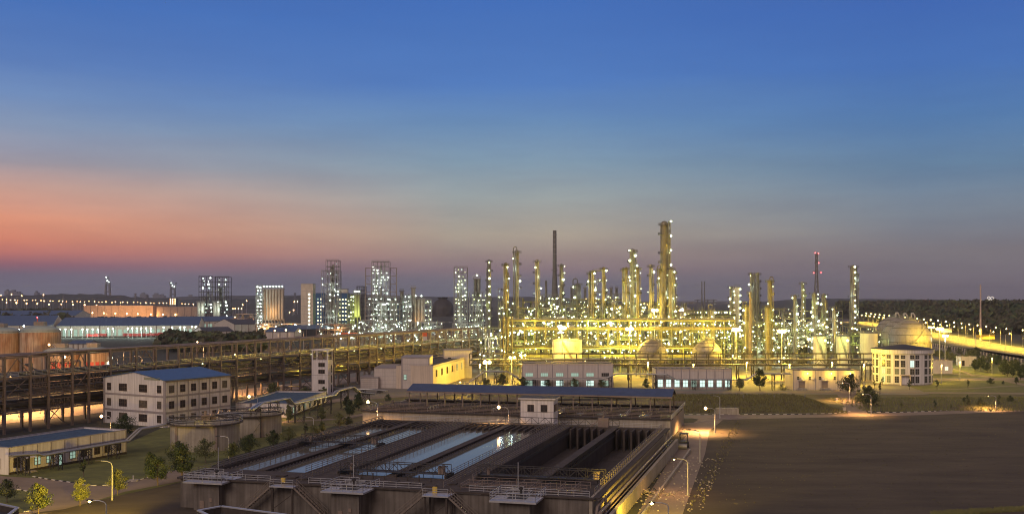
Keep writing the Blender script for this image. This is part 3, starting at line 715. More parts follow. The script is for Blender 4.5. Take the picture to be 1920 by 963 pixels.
for i in range(0, 15): MB().rail([(AL*i/14, 2.2, AZ+.15), (AL*i/14, 12, AZ+.15)], 1.1, 0, 2.4, .07).build('cross_railing', galv if i % 3 == 0 else steelb, t)
MB().rail([(AL+.3, -.4, AZ+.18), (AL+.3, 36.8, AZ+.18)], 1.1, 0, 2.4, .07).build('railing', galv, t)
m = MB()
for i in range(18): x = 2+i*(AL-4)/17; m.tube((x, 18+(i % 3), AZ+.2), (x, 18+(i % 3), AZ+1.4), .18); m.tube((x-.4, 18+(i % 3), AZ+1.), (x+.4, 18+(i % 3), AZ+1.), .3)
m.build('valve_row', steeld, t)
MB().path([(48, 25, AZ+2.3), (52, 25, AZ+3.6), (58, 25, AZ+3.0), (68, 25, AZ+2.9), (72, 25, AZ+3.8)], .2).path([(48, 26, AZ+1.9), (70, 26, AZ+2.5)], .2).build('pipe', pipeg, t)
m = MB().box(AL-7.5, AL-.6, -4.2, -.52, 2.4, 3.0).box(AL-4.8, AL-.6, -1.6, -.52, 0, 2.4); m.build('outlet_box', conc, t)
cz0 = AZ+.2
t = thing('long_canopy', 'long open canopy with a dark blue sheet roof on slim columns', 'canopy', (A0[0], A0[1], 0), AR)
m = MB(); cl, ch, cr = AL-1.2, 4.3, 1.5; x0c = 7.
for (ya, za, yb, zb) in ((15.6, ch-.15, 21, ch+cr), (26.4, ch-.15, 21, ch+cr)):
    A = [(x0c, ya, cz0+za), (cl, ya, cz0+za), (cl, yb, cz0+zb), (x0c, yb, cz0+zb)]; B = [(x, y, z+.14) for x, y, z in A]
    m.add(A+B, [(0,1,2,3),(4,5,6,7),(0,1,5,4),(1,2,6,5),(2,3,7,6),(3,0,4,7)])
m.build('roof', mat('long_blue_roof', (.055,.085,.17), .5, .25, .5), t)
MB().box(x0c, cl, 15.5, 15.62, cz0+ch-.5, cz0+ch-.1).box(x0c, cl, 26.4, 26.5, cz0+ch-.5, cz0+ch-.1).build('eave_beam', steelb, t)
for i in range(15):
    x = x0c+.6+(cl-x0c-1.2)*i/14
    for y in (16.4, 25.8): MB().bar((x, y, cz0), (x, y, cz0+ch-.3), .32).build('column', steelb, t)
m = MB()
for i in range(15): x = x0c+.6+(cl-x0c-1.2)*i/14; m.bar((x, 16.4, cz0+ch-.4), (x, 25.8, cz0+ch-.4), .2, .3); m.bar((x, 16.4, cz0+ch-.4), (x, 21, cz0+ch+cr-.2), .15); m.bar((x, 25.8, cz0+ch-.4), (x, 21, cz0+ch+cr-.2), .15)
m.build('rafter', steelb, t)
b = building('white_cabin', 'small white cabin with dark flat roof between the canopy and the tanks', 'cabin', (X(976, 268), 268), AR+.04, 8.4, 6.5, 10.5, white, darkroof, par=.25, trim=white)
MB().box(-.5, 8.9, -.5, 7., 10.6, 10.9).build('roof_slab', white, b)
MB().box(-.45, 8.85, -.45, 6.95, 10.9, 10.98).build('roof_cover', darkroof, b)
for u in (2.6, 6.0): win(b, 'front', 8.4, 6.5, u, 7.6, 1.5, 1.6, glassd, 2, 1)
for u in (1.3, 3.1, 4.9): win(b, 'right', 8.4, 6.5, u, 7.6, .8, 1.6, glassd, 1, 1)
MB().box(-.04, 8.44, -.05, 0, 7.4, 7.5).build('band', greyb, b)
# low service truss with a chute at the cabin's foot
t = thing('service_gantry', 'low dark lattice gantry running along the foot of the white cabin', 'gantry', (*TP(45, 91.2), 0), TR)
MB().truss((-14, .3, TZ+.2), (16, .3, TZ+.2), 1.5, 18, .14).build('truss', steeld, t)
MB().box(11, 13.5, -.6, .2, TZ, TZ+2.2).bar((9, -.4, TZ), (12.5, -.4, TZ+2.6), .25).build('chute', steelb, t)
# ------------------------------------------------------------------ white workshops in the middle and right
def two_storey(label, pxa, pxb, pyb, h, Wy, bays, roofm, wfun, wm=None, rz=0., pyb2=None, group=None):
    a = G(pxa, pyb); c = G(pxb, pyb2 or pyb); rz_ = dirs(a, c); Lx = (Vector(c)-Vector(a)).length
    b = building('workshop', label, 'workshop', a, rz_, Lx, Wy, h, wm or beige, roofm, par=.35, trim=darkroof, group=group)
    pilasters(b, Lx, bays, h-.1, greyb, 0, .28)
    MB().box(0, Lx, -.05, -.0, h-.9, h-.1).box(0, Lx, -.06, -.0, 0, .5).build('band', cream, b)
    wfun(b, Lx, Wy, h); return b
def wa(b, Lx, Wy, h):
    for i in range(6):
        u = Lx*(i+.5)/6
        win(b, 'front', Lx, Wy, u-.2, h-5.1, 2.9, 1.3, winT if i < 5 else glassd, 4, 1, frameg)
        win(b, 'front', Lx, Wy, u-.2, .9, 2.9, 2.1, winW if i in (1, 2, 4) else winT, 4, 2, frameg)
    MB().box(0, Lx, -.09, -.0, h-5.95, h-5.75).build('string_course', greyb, b)
two_storey('two-storey white workshop with a row of teal-lit windows below the golden tank', 979, 1150, 727, 9.8, 14, 6, darkroof, wa)
def wb(b, Lx, Wy, h):
    for i in range(9): 
        u = Lx*(i+.5)/9
        win(b, 'front', Lx, Wy, u, .9, 1.9, 2.9, winW if i != 4 else winT, 2, 2, frameg)
    for i in range(1, 9): u = Lx*i/9; MB().box(u-.14, u+.14, -.16, -.08, 0, h-.9).build('downpipe', greyb, b)
two_storey('long white workshop with brightly lit ground-floor windows below the two ball tanks', 1230, 1372, 729, 8, 12, 9, mat('slate_roof', (.10,.11,.14), .6, .2, 1.), wb)
def wc(b, Lx, Wy, h):
    for i, u in enumerate((3.4, 12.3, 20.6)):
        MB().box(u-1.2, u+1.2, -.12, 0, .9, 3.6, 0).box(u-1.5, u+1.5, -.7, 0, 3.7, 3.9, 1).build('door', [steelb, white], b)
        MB().box(u-1.6, u+1.6, -1.7, 0, 0, .9).box(u-2.2, u-1.6, -1.5, 0, 0, .5).box(u+1.6, u+2.2, -1.5, 0, 0, .5).build('door_step', conc, b)
    for u in (2., 6.5, 10.5, 16.2): win(b, 'front', Lx, Wy, u, 4.2, .8, 1.1, glassd, 1, 2, frameg)
    for u in (3., 7.3, 11.2): MB().box(u, u+.8, -.5, 0, 4.2, 4.9).build('air_conditioner', white, b)
    MB().rail([(0, -2, 0), (Lx, -2, 0)], 1.1, 0, 2.4, .06, 2).build('railing', galv, b)
    for u in (5.4, 14.5, 22.): bulb(b, u, -1.3, 6.6, eY, .14, 'wall_lamp'); light(u, -1.6, 6.3, SOD, 900, b, .2)
two_storey('cream workshop with dark doors and steps, left of the round building', 1487, 1613, 731, 7.7, 12, 3, darkroof, wc, cream)
# round white building
def round_building():
    d = 450.; r = 12.; cx = X(1692, d)
    t = thing('round_building', 'round white four-storey building with grouped tall windows and conical dark roof', 'building', (cx, d, 0))
    h = 14.6
    m = MB().lathe(0, 0, [(r, 0), (r, h-1.7)], 64); m.lathe(0, 0, [(r+.02, h-1.7), (r+.6, h-1.6), (r+.6, h), (r-.2, h)], 64, 0, False); m.build('wall', white, t)
    MB().lathe(0, 0, [(r+.75, h), (r+.75, h+.12), (.02, h+1.9)], 64, 0, False).lathe(0, 0, [(.02, h-.02), (r+.75, h)], 64).build('roof', darkroof, t)
    MB().lathe(0, 0, [(r+.03, 0), (r+.03, .5)], 64, 0, False).build('plinth', conc, t)
    lit = {(-2, 1): winT, (-2, 2): winT, (1, 3): winY, (0, 2): winT, (-3, 2): winT}
    rows = [(1.1, 2.6), (4.6, 2.2), (7.6, 2.6), (11.0, 1.4)]
    base = atan2(-d, -cx)
    for k, a in enumerate((-1.25, -.98, -.66, -.46, -.18, .02, .32, .50, .86, 1.08, 1.4, 2.2, -1.8)):
        for j, (z, hh) in enumerate(rows):
            if j == 0 and k == 5: continue
            ww = 1.6
            pane = glassd
            if (k, j) in ((2, 1), (2, 0)): pane = winT
            if (k, j) in ((6, 2),): pane = winW
            if (k, j) in ((3, 0), (5, 1), (4, 1), (3, 1)): pane = mat('dim_window', (.16,.18,.14), .3, .4, 1.)
            o = win(t, 'none', 0, 0, 0, z, ww, hh, pane, 2, 3 if hh > 2 else 2, frameg)
            aa = base+a; rr = sqrt(r*r-.64)+.02
            o.location = (rr*cos(aa), rr*sin(aa), z); o.rotation_euler[2] = aa+pi/2
    aa = base+.10
    o = MB().box(-2, -1.6, -1.2, .4, 0, 4.1).box(1.6, 2, -1.2, .4, 0, 4.1).box(-2.2, 2.2, -1.4, .4, 4.1, 4.5).box(-1.6, 1.6, .2, .4, 0, 3.9, 1).box(-.04, .04, .14, .2, 0, 3.9).build('entrance', [cream, steelb], t)
    o.location = (r*cos(aa), r*sin(aa), 0); o.rotation_euler[2] = aa+pi/2
    for a in (-.82, .4):
        aa = base+a; MB().tube(((r+.12)*cos(aa), (r+.12)*sin(aa), 0), ((r+.12)*cos(aa), (r+.12)*sin(aa), h-1.7), .12, 6).build('downpipe', greyb, t)
round_building()
b = building('equipment_shed', 'plain grey-white shed with one lit window right of the round building', 'shed', (X(1746, 505), 505), -.02, 10., 9, 6.3, beige, darkroof, par=.3, trim=steelb)
win(b, 'front', 10, 9, 7.2, 1.8, 1.5, 1.6, winY, 2, 2, frameg)
# office and workshop group behind the canopy
def block(t, x0, x1, y0, y1, h, name='wall', m=None, cop=True):
    MB().box(x0, x1, y0, y1, 0, h).build(name, m or beige, t)
    if cop:
        MB().box(x0-.15, x1+.15, y0-.15, y1+.15, h, h+.35).build('coping', greyb, t)
        mm = MB()
        for z in [h*k/5 for k in range(1, 5)]: mm.box(x0+.3, x1-.3, y0-.02, y0-.005, z, z+.06)
        mm.build('panel_joint', greyb, t)
a = G(676, 728)
t = thing('factory_block', 'stepped pinkish-white factory block with tall middle box, behind the long canopy', 'factory', (a[0], a[1], 0), .0)
block(t, 0, 7, 0, 12, 4.2); block(t, 5.2, 16.3, 2, 26, 7.8); block(t, 16.3, 27.5, -1, 16, 12.2)
MB().box(27.0, 27.5, -1.03, -.97, 0, 12).box(16.3, 16.8, -1.03, -.97, 0, 12).build('corner_trim', greyb, t)
win(t, 'front', 0, 0, 15.4, 3.6, 1.1, 2., winT, 1, 2).location = (17.8, -1.03, 3.6)
win(t, 'right', 0, 0, 0, 0, 1.0, 1.8, winT, 1, 2).location = (27.53, .6, 1.8); win(t, 'right', 0, 0, 0, 0, 1.0, 1.8, winT, 1, 2).location = (27.53, .6, 6.6)
a = (X(812, 421), 421); c = (X(882, 492), 492); rzw = dirs(a, c); Lw = (Vector(c)-Vector(a)).length
b = building('workshop_wing', 'long yellow-lit workshop wing with paired slit windows, right of the tall box', 'workshop', a, rzw, Lw, 15, 9.2, cream, darkroof, par=.5, trim=greyb)
for i in range(7):
    for k in (-.7, .7): win(b, 'front', Lw, 15, Lw*(i+.6)/7.6+k, 4.6, .8, 2.6, winT if i > 3 else glassd, 1, 2)
MB().box(0, Lw, -.04, 0, 8.4, 9.1).build('band', greyb, b)
a = (X(833, 478), 478)
t = thing('factory_tower_block', 'tall plain block with a dark doorway at the far end of the yellow-lit wing', 'building', (a[0], a[1], 0), .12)
block(t, 0, 12.5, 0, 12, 12.2)
MB().box(1.6, 3.0, -.06, 0, 6.2, 9.3).build('doorway', darkm, t)
for z in (1.8, 6.8): o = win(t, 'right', 12.5, 12, 2.0, z, .9, 2., winT, 1, 2)
# stair tower beside the pipe rack
d = 397.; a = (X(584, d), d)
t = thing('stair_tower', 'slim pale tower with an open top floor, standing against the pipe rack', 'tower', (a[0], a[1], 0), -.14)
h = 17.2; Lx = 6.4; Wy = 6.
MB().box(0, Lx, 0, Wy, 0, 12.9).build('wall', white, t)
m = MB()
for x in (0, Lx-.5): 
    for y in (0, Wy-.5): m.box(x, x+.5, y, y+.5, 12.9, 16.3)
m.build('corner_post', white, t)
MB().box(-.1, Lx+.1, -.1, Wy+.1, 16.3, 16.8).build('roof', white, t)
MB().rail([(0, .1, 12.9), (Lx, .1, 12.9), (Lx-.1, Wy, 12.9)], 1.2, 0, .7, .1, 2).build('railing', steelb, t)
MB().box(2., 3.4, 2, 3.4, 12.9, 15).box(4.6, 5.8, 2, 3.4, 12.9, 14.4).build('winch_gear', steelb, t)
for z in (10.5, 8., 4.2, .6): win(t, 'front', 0, 0, 3.9, z, 2.3, 1.3, glassd, 3, 1)
for z in (8.2, 4.4, .8): win(t, 'right', Lx, Wy, 4., z, 1., 2.6, glassd, 1, 2)
MB().box(-.02, Lx+.02, -.03, 0, 7.2, 7.3).box(Lx, Lx+.03, -.03, Wy, 7.2, 7.3).build('joint', greyb, t)
MB().box(Lx*.0, .15, -.05, 0, 0, 16.3).build('corner_trim', greyb, t)

# ------------------------------------------------------------------ the long pipe rack running from lower left to the plant
def big_rack():
    o0 = (-147., 250.); o1 = (-13., 558.); rz = dirs(o0, o1); Ln = (Vector(o1)-Vector(o0)).length
    t = thing('pipe_rack', 'long brown multi-level pipe rack running from the left edge towards the lit plant', 'pipe rack', (*o0, 0), rz)
    wd = 10.; ys = (0, wd); lv = (5.6, 9.6, 15.0, 20.3)
    rnd = random.Random(5)
    xs = [0]; 
    while xs[-1] < Ln-6: xs.append(xs[-1]+rnd.choice((6.2, 8.4, 8.4, 10.5)))
    pm = MB().box(-.3, .3, -.3, .3, 0, 20.6).mesh('post', steelb)
    for x in xs:
        for y in ys: ob('post', pm, t, (x, y, 0))
    m = MB()
    for x in xs:
        for z in lv: m.box(x-.2, x+.2, .3, wd-.3, z-.3, z)
    m.build('cross_beam', steelb, t)
    for z in lv:
        for y in ys: MB().box(-4, Ln, y-.12 if y == 0 else y-.12, y+.12, z-.42, z-.02).build('beam', steelb, t)
    for k, (xa, xb) in enumerate(zip(xs, xs[1:])):
        if k % 3 != 1:
            m = MB()
            for z in ((lv[0]-.1, lv[1]-.0, lv[2]+.6) if k % 3 == 0 else (lv[1]+.1, lv[2]-3.2)): m.truss((xa+.3, -.15, z), (xb-.3, -.15, z), 2.6, 6, .16)
            m.build('truss_panel', steelb, t)
        elif k % 3 == 1:
            m = MB(); m.bar((xa, wd, 0), (xb, wd, lv[0]-.4), .2); m.bar((xa, wd, lv[0]-.4), (xb, wd, 0), .2); m.build('brace', steelb, t)
            m = MB(); m.bar((xa, -.15, lv[1]), (xb, -.15, lv[2]), .16); m.bar((xa, -.15, lv[1]+5), (xb, -.15, lv[2]-5), .16); m.build('brace', steelb, t); m = MB()
            m.bar((xa, 0, lv[2]), ((xa+xb)/2, 0, lv[3]-.4), .2); m.bar((xb, 0, lv[2]), ((xa+xb)/2, 0, lv[3]-.4), .2)
            m.build('brace', steelb, t)
        if k % 4 == 2: MB().truss((xa+.3, -.1, lv[3]-2.6), (xb-.3, -.1, lv[3]-2.6), 2.2, 6, .14).build('truss_panel', steelb, t)
    for z, n in ((lv[0], 9), (lv[0]+1.6, 10), (lv[1], 10), (lv[1]+1.7, 9), (lv[1]+3.2, 7), (lv[2], 8)):
        y = .9
        for i in range(n):
            r = rnd.choice((.18, .25, .36, .48)); y += r+.12
            if y > wd-.6: break
            mm = rnd.choice((pipeg, pipeg, pipeb, steel, darkm)); xa = rnd.choice((-4, -4, 40)); xb = Ln if rnd.random() < .8 else Ln*.7
            MB().tube((xa, y, z+r), (xb, y, z+r), r, 8, 0).build('pipe', mm, t); y += r+.12
    # top deck with a conveyor cover and handrails
    MB().box(-4, Ln*.42, 1, 3.4, 20.32, 20.6).box(Ln*.46, Ln, 1, 3.4, 20.32, 20.55).box(46, 92, .3, 4.4, 20.66, 21.0).build('top_walkway', steelb, t)
    for i in range(4): MB().tube((-4, 4.6+i*1.2, 20.6), (Ln, 4.6+i*1.2, 20.6), .2, 6).build('pipe', pipeb, t)
    for z in (7.0, 11.6, 12.9): MB().box(-4, Ln, .5, 1.0, z, z+.9).build('cable_tray', darkm, t)
    for z in (15.1, 9.7): MB().rail([(-4, -.25, z), (Ln, -.25, z)], 1.1, 0, 2.6, .08).build('railing', galv if z > 12 else steelb, t)
    MB().box(-4, Ln, -.2, .9, 15.02, 15.1).build('walkway', galv, t)
    for i in range(60):
        m = MB()
        x = rnd.uniform(5, Ln-5); y = rnd.uniform(1, wd-1); z = rnd.choice(lv[:3]); hh = rnd.uniform(2, 4)
        m.path([(x, y, z), (x, y, z+hh), (x+rnd.choice((2.5, -2.5)), y, z+hh), (x+2.5, y, z+.3)], rnd.choice((.15, .22)), 6).build('pipe_loop', rnd.choice((pipeg, pipeb)), t)
    for x in (118, 150, 182, 214, 236, 256, 272): bulb(t, x, 5, 13.6, eG, .3)
    for x in (175, 205, 235, 265): light(x, 5, 8., SOD, 2600, t)
    return t
big_rack()
# dark elevated rack across the front of the plant
def truss_rack(label, xa, xb, y, ztop, zmid, zlow, posts, n, m=None, seed=1):
    m = m or steeld; t = thing('pipe_rack', label, 'pipe rack', (xa, y, 0))
    Lx = xb-xa; 
    for yy in (0, 4.5):
        MB().bar((0, yy, ztop), (Lx, yy, ztop), .3, .3).bar((0, yy, zmid), (Lx, yy, zmid), .25, .35).bar((0, yy, zlow), (Lx, yy, zlow), .3, .35).build('chord', m, t)
        mm = MB(); 
        for i in range(n+1): x = Lx*i/n; mm.bar((x, yy, zlow), (x, yy, ztop), .26)
        for i in range(n):
            x0, x1 = Lx*i/n, Lx*(i+1)/n; c = (x0+x1)/2
            if i % 3 != 1: mm.bar((x0, yy, zlow), (c, yy, zmid), .16); mm.bar((c, yy, zmid), (x1, yy, zlow), .16)
        mm.build('lattice', m, t)
    rnd = random.Random(seed)
    for z in (zlow+.2, zmid+.2):
        for i in range(4): r = rnd.choice((.16, .25, .3)); MB().tube((0, .7+i, z+r), (Lx, .7+i, z+r), r, 8).build('pipe', rnd.choice((pipeb, pipeg, darkm)), t)
    for px_ in posts:
        mm = MB()
        for yy in (0, 4.5): mm.bar((px_, yy, 0), (px_, yy, zlow), .4)
        mm.bar((px_, 0, zlow*.2), (px_, 4.5, zlow*.9), .14); mm.bar((px_, 4.5, zlow*.2), (px_, 0, zlow*.9), .14); mm.build('post', m, t)
    return t
dR = 462.
xa = X(880, dR); xb = X(1642, dR)
truss_rack('dark elevated pipe rack crossing in front of the plant, ending at the round building', xa, xb, dR, Z(663, dR), Z(675, dR), Z(685, dR), [X(p, dR)-xa for p in (905, 951, 975, 1094, 1179, 1307, 1385, 1413, 1470, 1555, 1622, 1638)], 34)
# low pipes crossing in front of the workshops
trestle_pipes('low bundle of pale pipes in front of the workshops, stepping up over the driveways',
    [PW(880, 716, 424), PW(908, 696, 424), PW(950, 696, 424), PW(976, 710, 424), PW(1130, 710, 421), PW(1158, 700, 421), PW(1250, 701, 418), PW(1268, 711, 418), PW(1400, 711, 416), PW(1418, 700, 416), PW(1482, 700, 414)], .22, 5, .55, 12)
trestle_pipes('pale pipes crossing behind the flat-roofed workshop', [PW(520, 722, 412), PW(700, 730, 405), PW(725, 732, 402)], .25, 3, .6, 8)

# ------------------------------------------------------------------ tanks
def tank(label, cx, cy_, r, h, dome, m, dm, eq=True, red=False, cat='storage tank', stairs=False, lit=None):
    t = thing('storage_tank', label, cat, (cx, cy_, 0))
    MB().lathe(0, 0, [(r, 0), (r, h)], 48).build('shell', m, t)
    k = 8; MB().lathe(0, 0, [(r+.15, h)]+[(r*cos(pi/2*i/k)+.02, h+dome*sin(pi/2*i/k)) for i in range(1, k)]+[(.02, h+dome)], 48).build('dome_roof', dm, t)
    mm = MB()
    for i in range(1, 6): z = h*i/6; mm.lathe(0, 0, [(r+.06, z), (r+.06, z+.12)], 48, 0, False)
    mm.build('stiffener_ring', m, t)
    MB().rail([(cos(2*pi*i/24)*r, sin(2*pi*i/24)*r, h) for i in range(25)], 1., 0, 3, .08, 2).build('railing', steel, t)
    if eq: MB().box(-2.2, 2.2, -2, 2, h+dome-.2, h+dome+1.6).rail([(-2.4, -2.2, h+dome), (2.4, -2.2, h+dome)], 1.8, 0, 1, .08).build('roof_platform', steel, t)
    if red:
        a0_ = atan2(-cy_, -cx); mm = MB()
        for j in range(4):
            aa = a0_-.55+j*.32; p = [(r+.05)*cos(aa), (r+.05)*sin(aa)]; q = [(r+.05)*cos(aa+.22), (r+.05)*sin(aa+.22)]
            mm.add([(*p, h*.42), (*q, h*.42), (*q, h*.68), (*p, h*.68)], [(0,1,2,3)])
        mm.build('painted_panel', redp, t)
    if stairs:
        mm = MB(); a0_ = atan2(-cy_, -cx)
        for i in range(22):
            aa = a0_+.9-i*.055; z = h*i/22; mm.box((r+.5)*cos(aa)-.45, (r+.5)*cos(aa)+.45, (r+.5)*sin(aa)-.3, (r+.5)*sin(aa)+.3, z, z+h/22)
        mm.build('spiral_stair', steel, t)
    return t
tank('tall rusty storage tank with pale dome, cut by the left edge', X(2, 500), 500, 9.1, 19.6, 2.8, rust, greend)
tank('tall rusty storage tank with a red beacon stub on its dome', X(76, 500), 500, 9.0, 20, 3.2, rust, greend)
tank('lower tank with pale dome just right of the tall rusty tanks', X(115, 462), 462, 7.4, 12.6, 2.0, rust, greend, red=True)
tank('lower tank with pale dome and red painted panel, nearest the blue-roofed building', X(176, 468), 468, 7.2, 12.4, 2.2, rust, greend, red=True)
t = thing('tank_top_mast', 'small red beacon stub standing on the second tall rusty tank', 'beacon', (X(70, 500), 500, 23.2)); MB().tube((0,0,0), (0,0,3.4), .2, 6).build('pole', redp, t); bulb(t, 0, 0, 3.6, eR, .3)
tank('short golden-lit tank with flat roof behind the teal-windowed workshop', X(1063, 500), 500, 7., 16.0, .9, shell, shell, eq=False, stairs=True)
tank('white domed storage tank glowing beside the tallest column', X(1279, 700), 700, 6.2, 27, 3.5, shell, shell, eq=False)
tank('slim white tank with diagonal stair, left one of the pair before the lone column', X(1537, 540), 540, 3.4, 16.6, .9, shell, steel, eq=False, stairs=True)
tank('slim white tank with diagonal stair, right one of the pair before the lone column', X(1581, 540), 540, 3.4, 16.6, .9, shell, steel, eq=False, stairs=True)
tank('wide yellow-lit tank tucked behind the big ball tanks', X(1629, 540), 540, 4.4, 18.2, .5, shell, steel, eq=False)
def sphere(label, cx, cy_, r, zc, m, legs=10):
    t = thing('ball_tank', label, 'ball tank', (cx, cy_, 0))
    MB().ball((0,0,zc), r, 0, 40, 24).build('shell', m, t)
    for i in range(legs):
        a = 2*pi*i/legs; MB().tube((r*.98*cos(a), r*.98*sin(a), 0), (r*.98*cos(a), r*.98*sin(a), zc), .32, 8).build('leg', m, t)
    mm = MB()
    for i in range(legs):
        a = 2*pi*i/legs; b_ = 2*pi*(i+1)/legs; P = (r*cos(a), r*sin(a)); Q = (r*cos(b_), r*sin(b_)); mm.bar((*P, 0), (*Q, zc*.7), .1); mm.bar((*P, zc*.7), (*Q, 0), .1)
    mm.build('brace', steel, t)
    mm = MB(); n = 30
    for i in range(n):
        u = i/n; ph = -.2+u*1.6; a = -1.9+u*1.5; b2 = -1.9+(u+1/n)*1.5; ph2 = -.2+(u+1/n)*1.6; R = r+.5
        p = (R*cos(ph)*cos(a), R*cos(ph)*sin(a), zc+R*sin(ph)); q = (R*cos(ph2)*cos(b2), R*cos(ph2)*sin(b2), zc+R*sin(ph2))
        mm.bar(p, q, .7, .12); mm.bar((p[0], p[1], p[2]+1), (q[0], q[1], q[2]+1), .08)
        mm.bar(p, (p[0], p[1], p[2]+1), .08)
    mm.build('spiral_stair', steel, t)
    mm = MB().lathe(0, 0, [(.02, zc+r+.1), (2.6, zc+r+.1), (2.6, zc+r-.3)], 16, 0, False).rail([(2.6*cos(2*pi*i/12), 2.6*sin(2*pi*i/12), zc+r+.1) for i in range(13)], 1.1, 0, 2, .08)
    mm.tube((0,0,zc+r), (0,0,zc+r+1.6), .4); mm.build('top_platform', steel, t)
    mm = MB()
    for k in (-.75, -.4, -.05, .3, .65, .95):
        R = r+.12; zz = zc+R*sin(k); q = R*cos(k); n = 40; P = [(q*cos(2*pi*i/n), q*sin(2*pi*i/n), zz) for i in range(n+1)]
        for a_, b_ in zip(P, P[1:]): mm.bar(a_, b_, .17)
        for j in range(0, n, 4): a_ = P[j]; mm.bar(a_, (a_[0]*.99, a_[1]*.99, a_[2]-.8), .2)
    mm.build('sprinkler_ring', steeld, t)
    mm = MB()
    for j in range(6):
        a = pi*j/6; R = r+.05; Q = [(R*cos(b_)*cos(a), R*cos(b_)*sin(a), zc+R*sin(b_)) for b_ in [2*pi*i/40 for i in range(41)]]
        for a_, b_ in zip(Q, Q[1:]): mm.bar(a_, b_, .09)
    mm.build('plate_seam', steel, t)
    return t
ballm = mat('ball_tank_paint', (.30,.27,.24), .45, .15, .15, streak=.2)
sphere('largest pale ball tank behind the round building, nearest of three', X(1706, 553), 553, 10.8, 13.8, ballm, 12)
sphere('middle one of three overlapping pale ball tanks behind the round building', X(1692, 577), 577, 10.8, 14.2, ballm, 12)
sphere('farthest one of three overlapping pale ball tanks, showing its left rim', X(1677, 601), 601, 10.8, 14.6, ballm, 12)
sphere('left one of two smaller ball tanks half lit in yellow', X(1222, 492), 492, 7.3, 9.4, ballm)
sphere('right one of two smaller ball tanks half lit in yellow', X(1325, 492), 492, 7.0, 9.4, ballm)
# ------------------------------------------------------------------ process columns
def column(label, px, d, rpx, ptop, m=None, name='distillation_column', loop=False, plats=None, lamps=6, lm=None, lr=.5, ladder=True, side=1, cone=False, cat='column', lampside=None):
    m = m or (colm, colr, colm, colg)[int(px*3) % 4]; lm = lm or eG
    r = rpx*d/F; h = Z(ptop, d); x = X(px, d); t = thing(name, label, cat, (x, d, 0))
    prof = [(r*1.12, 0), (r*1.12, h*.06), (r, h*.09), (r, h-r)]
    prof += [(r*cos(a), h-r+r*sin(a)) for a in (.5, 1., 1.4)]+[(.05, h)]
    MB().lathe(0, 0, prof, 20).build('shell', m, t)
    n = plats if plats is not None else max(2, int(h/7))
    rnd = random.Random(int(px*7)); lr = lr*.62
    zs = [h*(.25+.72*i/max(1, n-1)) for i in range(n)]
    for i, z in enumerate(zs):
        a0_ = rnd.choice((0., pi)) if i < n-1 else -pi/2; mm = MB(); R = r+1.15; k = 8; span = 2.4 if i < n-1 else 6.28
        P = [((R)*cos(a0_-span/2+span*j/k), (R)*sin(a0_-span/2+span*j/k)) for j in range(k+1)]; Q = [((r*.9)*cos(a0_-span/2+span*j/k), (r*.9)*sin(a0_-span/2+span*j/k)) for j in range(k+1)]
        for j in range(k): mm.prism([Q[j], P[j], P[j+1], Q[j+1]], z-.1, z+.08)
        mm.rail([(*p, z) for p in P], 1.1, 0, 1.5, .12, 2); mm.build('platform', steely if m is colm else steel, t)
    if ladder:
        a = -.6*side-pi/2; cx, cy_ = (r+.35)*cos(a), (r+.35)*sin(a); MB().bar((cx, cy_, 0), (cx, cy_, h*.97), .5, .08).build('ladder', steel, t)
    pr = max(.22, r*.16); a = .2 if side > 0 else pi-.2
    mm = MB()
    if loop:
        x1 = (r+pr*2.2)*side
        pts = [(x1, 0, 2), (x1, 0, h+r*.6)]+[(x1*.5+x1*.5*cos(b), 0, h+r*.6+abs(x1)*.5*sin(b)) for b in (.5, 1., pi/2, 2.1, 2.6, pi)]+[(0, 0, h-.2)]
        mm.path(pts, pr, 8)
    else: mm.path([((r+pr*1.6)*side, -.3, 3), ((r+pr*1.6)*side, -.3, h*.9), (0, 0, h*.93)], pr, 8)
    mm.build('pipe', m, t)
    MB().path([(-(r+.5)*side, -.2, 4), (-(r+.5)*side, -.2, h*.6)], pr*.6, 6).build('pipe', m, t)
    mm = MB()
    for i in range(1, int(h/3.4)): mm.lathe(0, 0, [(r+.0, i*3.4), (r+.07, i*3.4), (r+.07, i*3.4+.22), (r, i*3.4+.22)], 20, 0, False)
    mm.build('seam_ring', steel, t)
    for i in range(min(3, lamps)):
        z = h*(.45+.5*(i+.3)/min(3, lamps)); light(rnd.choice((-1, 1))*(r+1.6), -(r+1.3), z, rnd.choice((GRN, SOD, COOL)), 300+r*150, t, .3)
    for i in range(lamps):
        z = h*(.22+.78*(i+.6)/lamps); s_ = lampside or rnd.choice((-1, 1)); bulb(t, s_*(r+1.0)*rnd.uniform(.4, 1), -(r*.5+.9), min(z, h+1.2), lm, lr*rnd.choice((.55, .8, 1.1, 1.6)))
    return t, x, d, h, r
CL = []
def C(*a, **k): q = column(*a, **k); CL.append(q); return q
C('slender pale column with evenly spaced lamps, left of the two tall yellow columns', 917, 720, 3.6, 486, lamps=9, lr=.7, side=-1, lampside=.1)
C('tall yellow column with a bright lamp cluster at its head', 948, 560, 4.0, 492, lamps=7)
C('tall yellow column crowned by a pipe loop', 969, 575, 4.4, 468, loop=True, lamps=4, side=-1)
C('plain slim yellow column between the looped column and the chimney', 1007, 570, 3.7, 486, lamps=4)
C('slim column strung with white lamps just right of the chimney', 1052.5, 640, 3.4, 494, colg, lamps=11, lr=.65)
C('short vessel column with hooked outlet pipe behind the lamps', 1083, 740, 6.4, 530, colg, loop=True, lamps=5, side=-1, lr=.65)
C('slim left column of the lamp-strung trio', 1105.5, 575, 2.2, 509, lamps=3)
C('middle column of the lamp-strung trio', 1111.5, 565, 2.8, 506, lamps=9, lampside=1)
C('right column of the lamp-strung trio', 1131.5, 565, 3.0, 500, lamps=8, lampside=1)
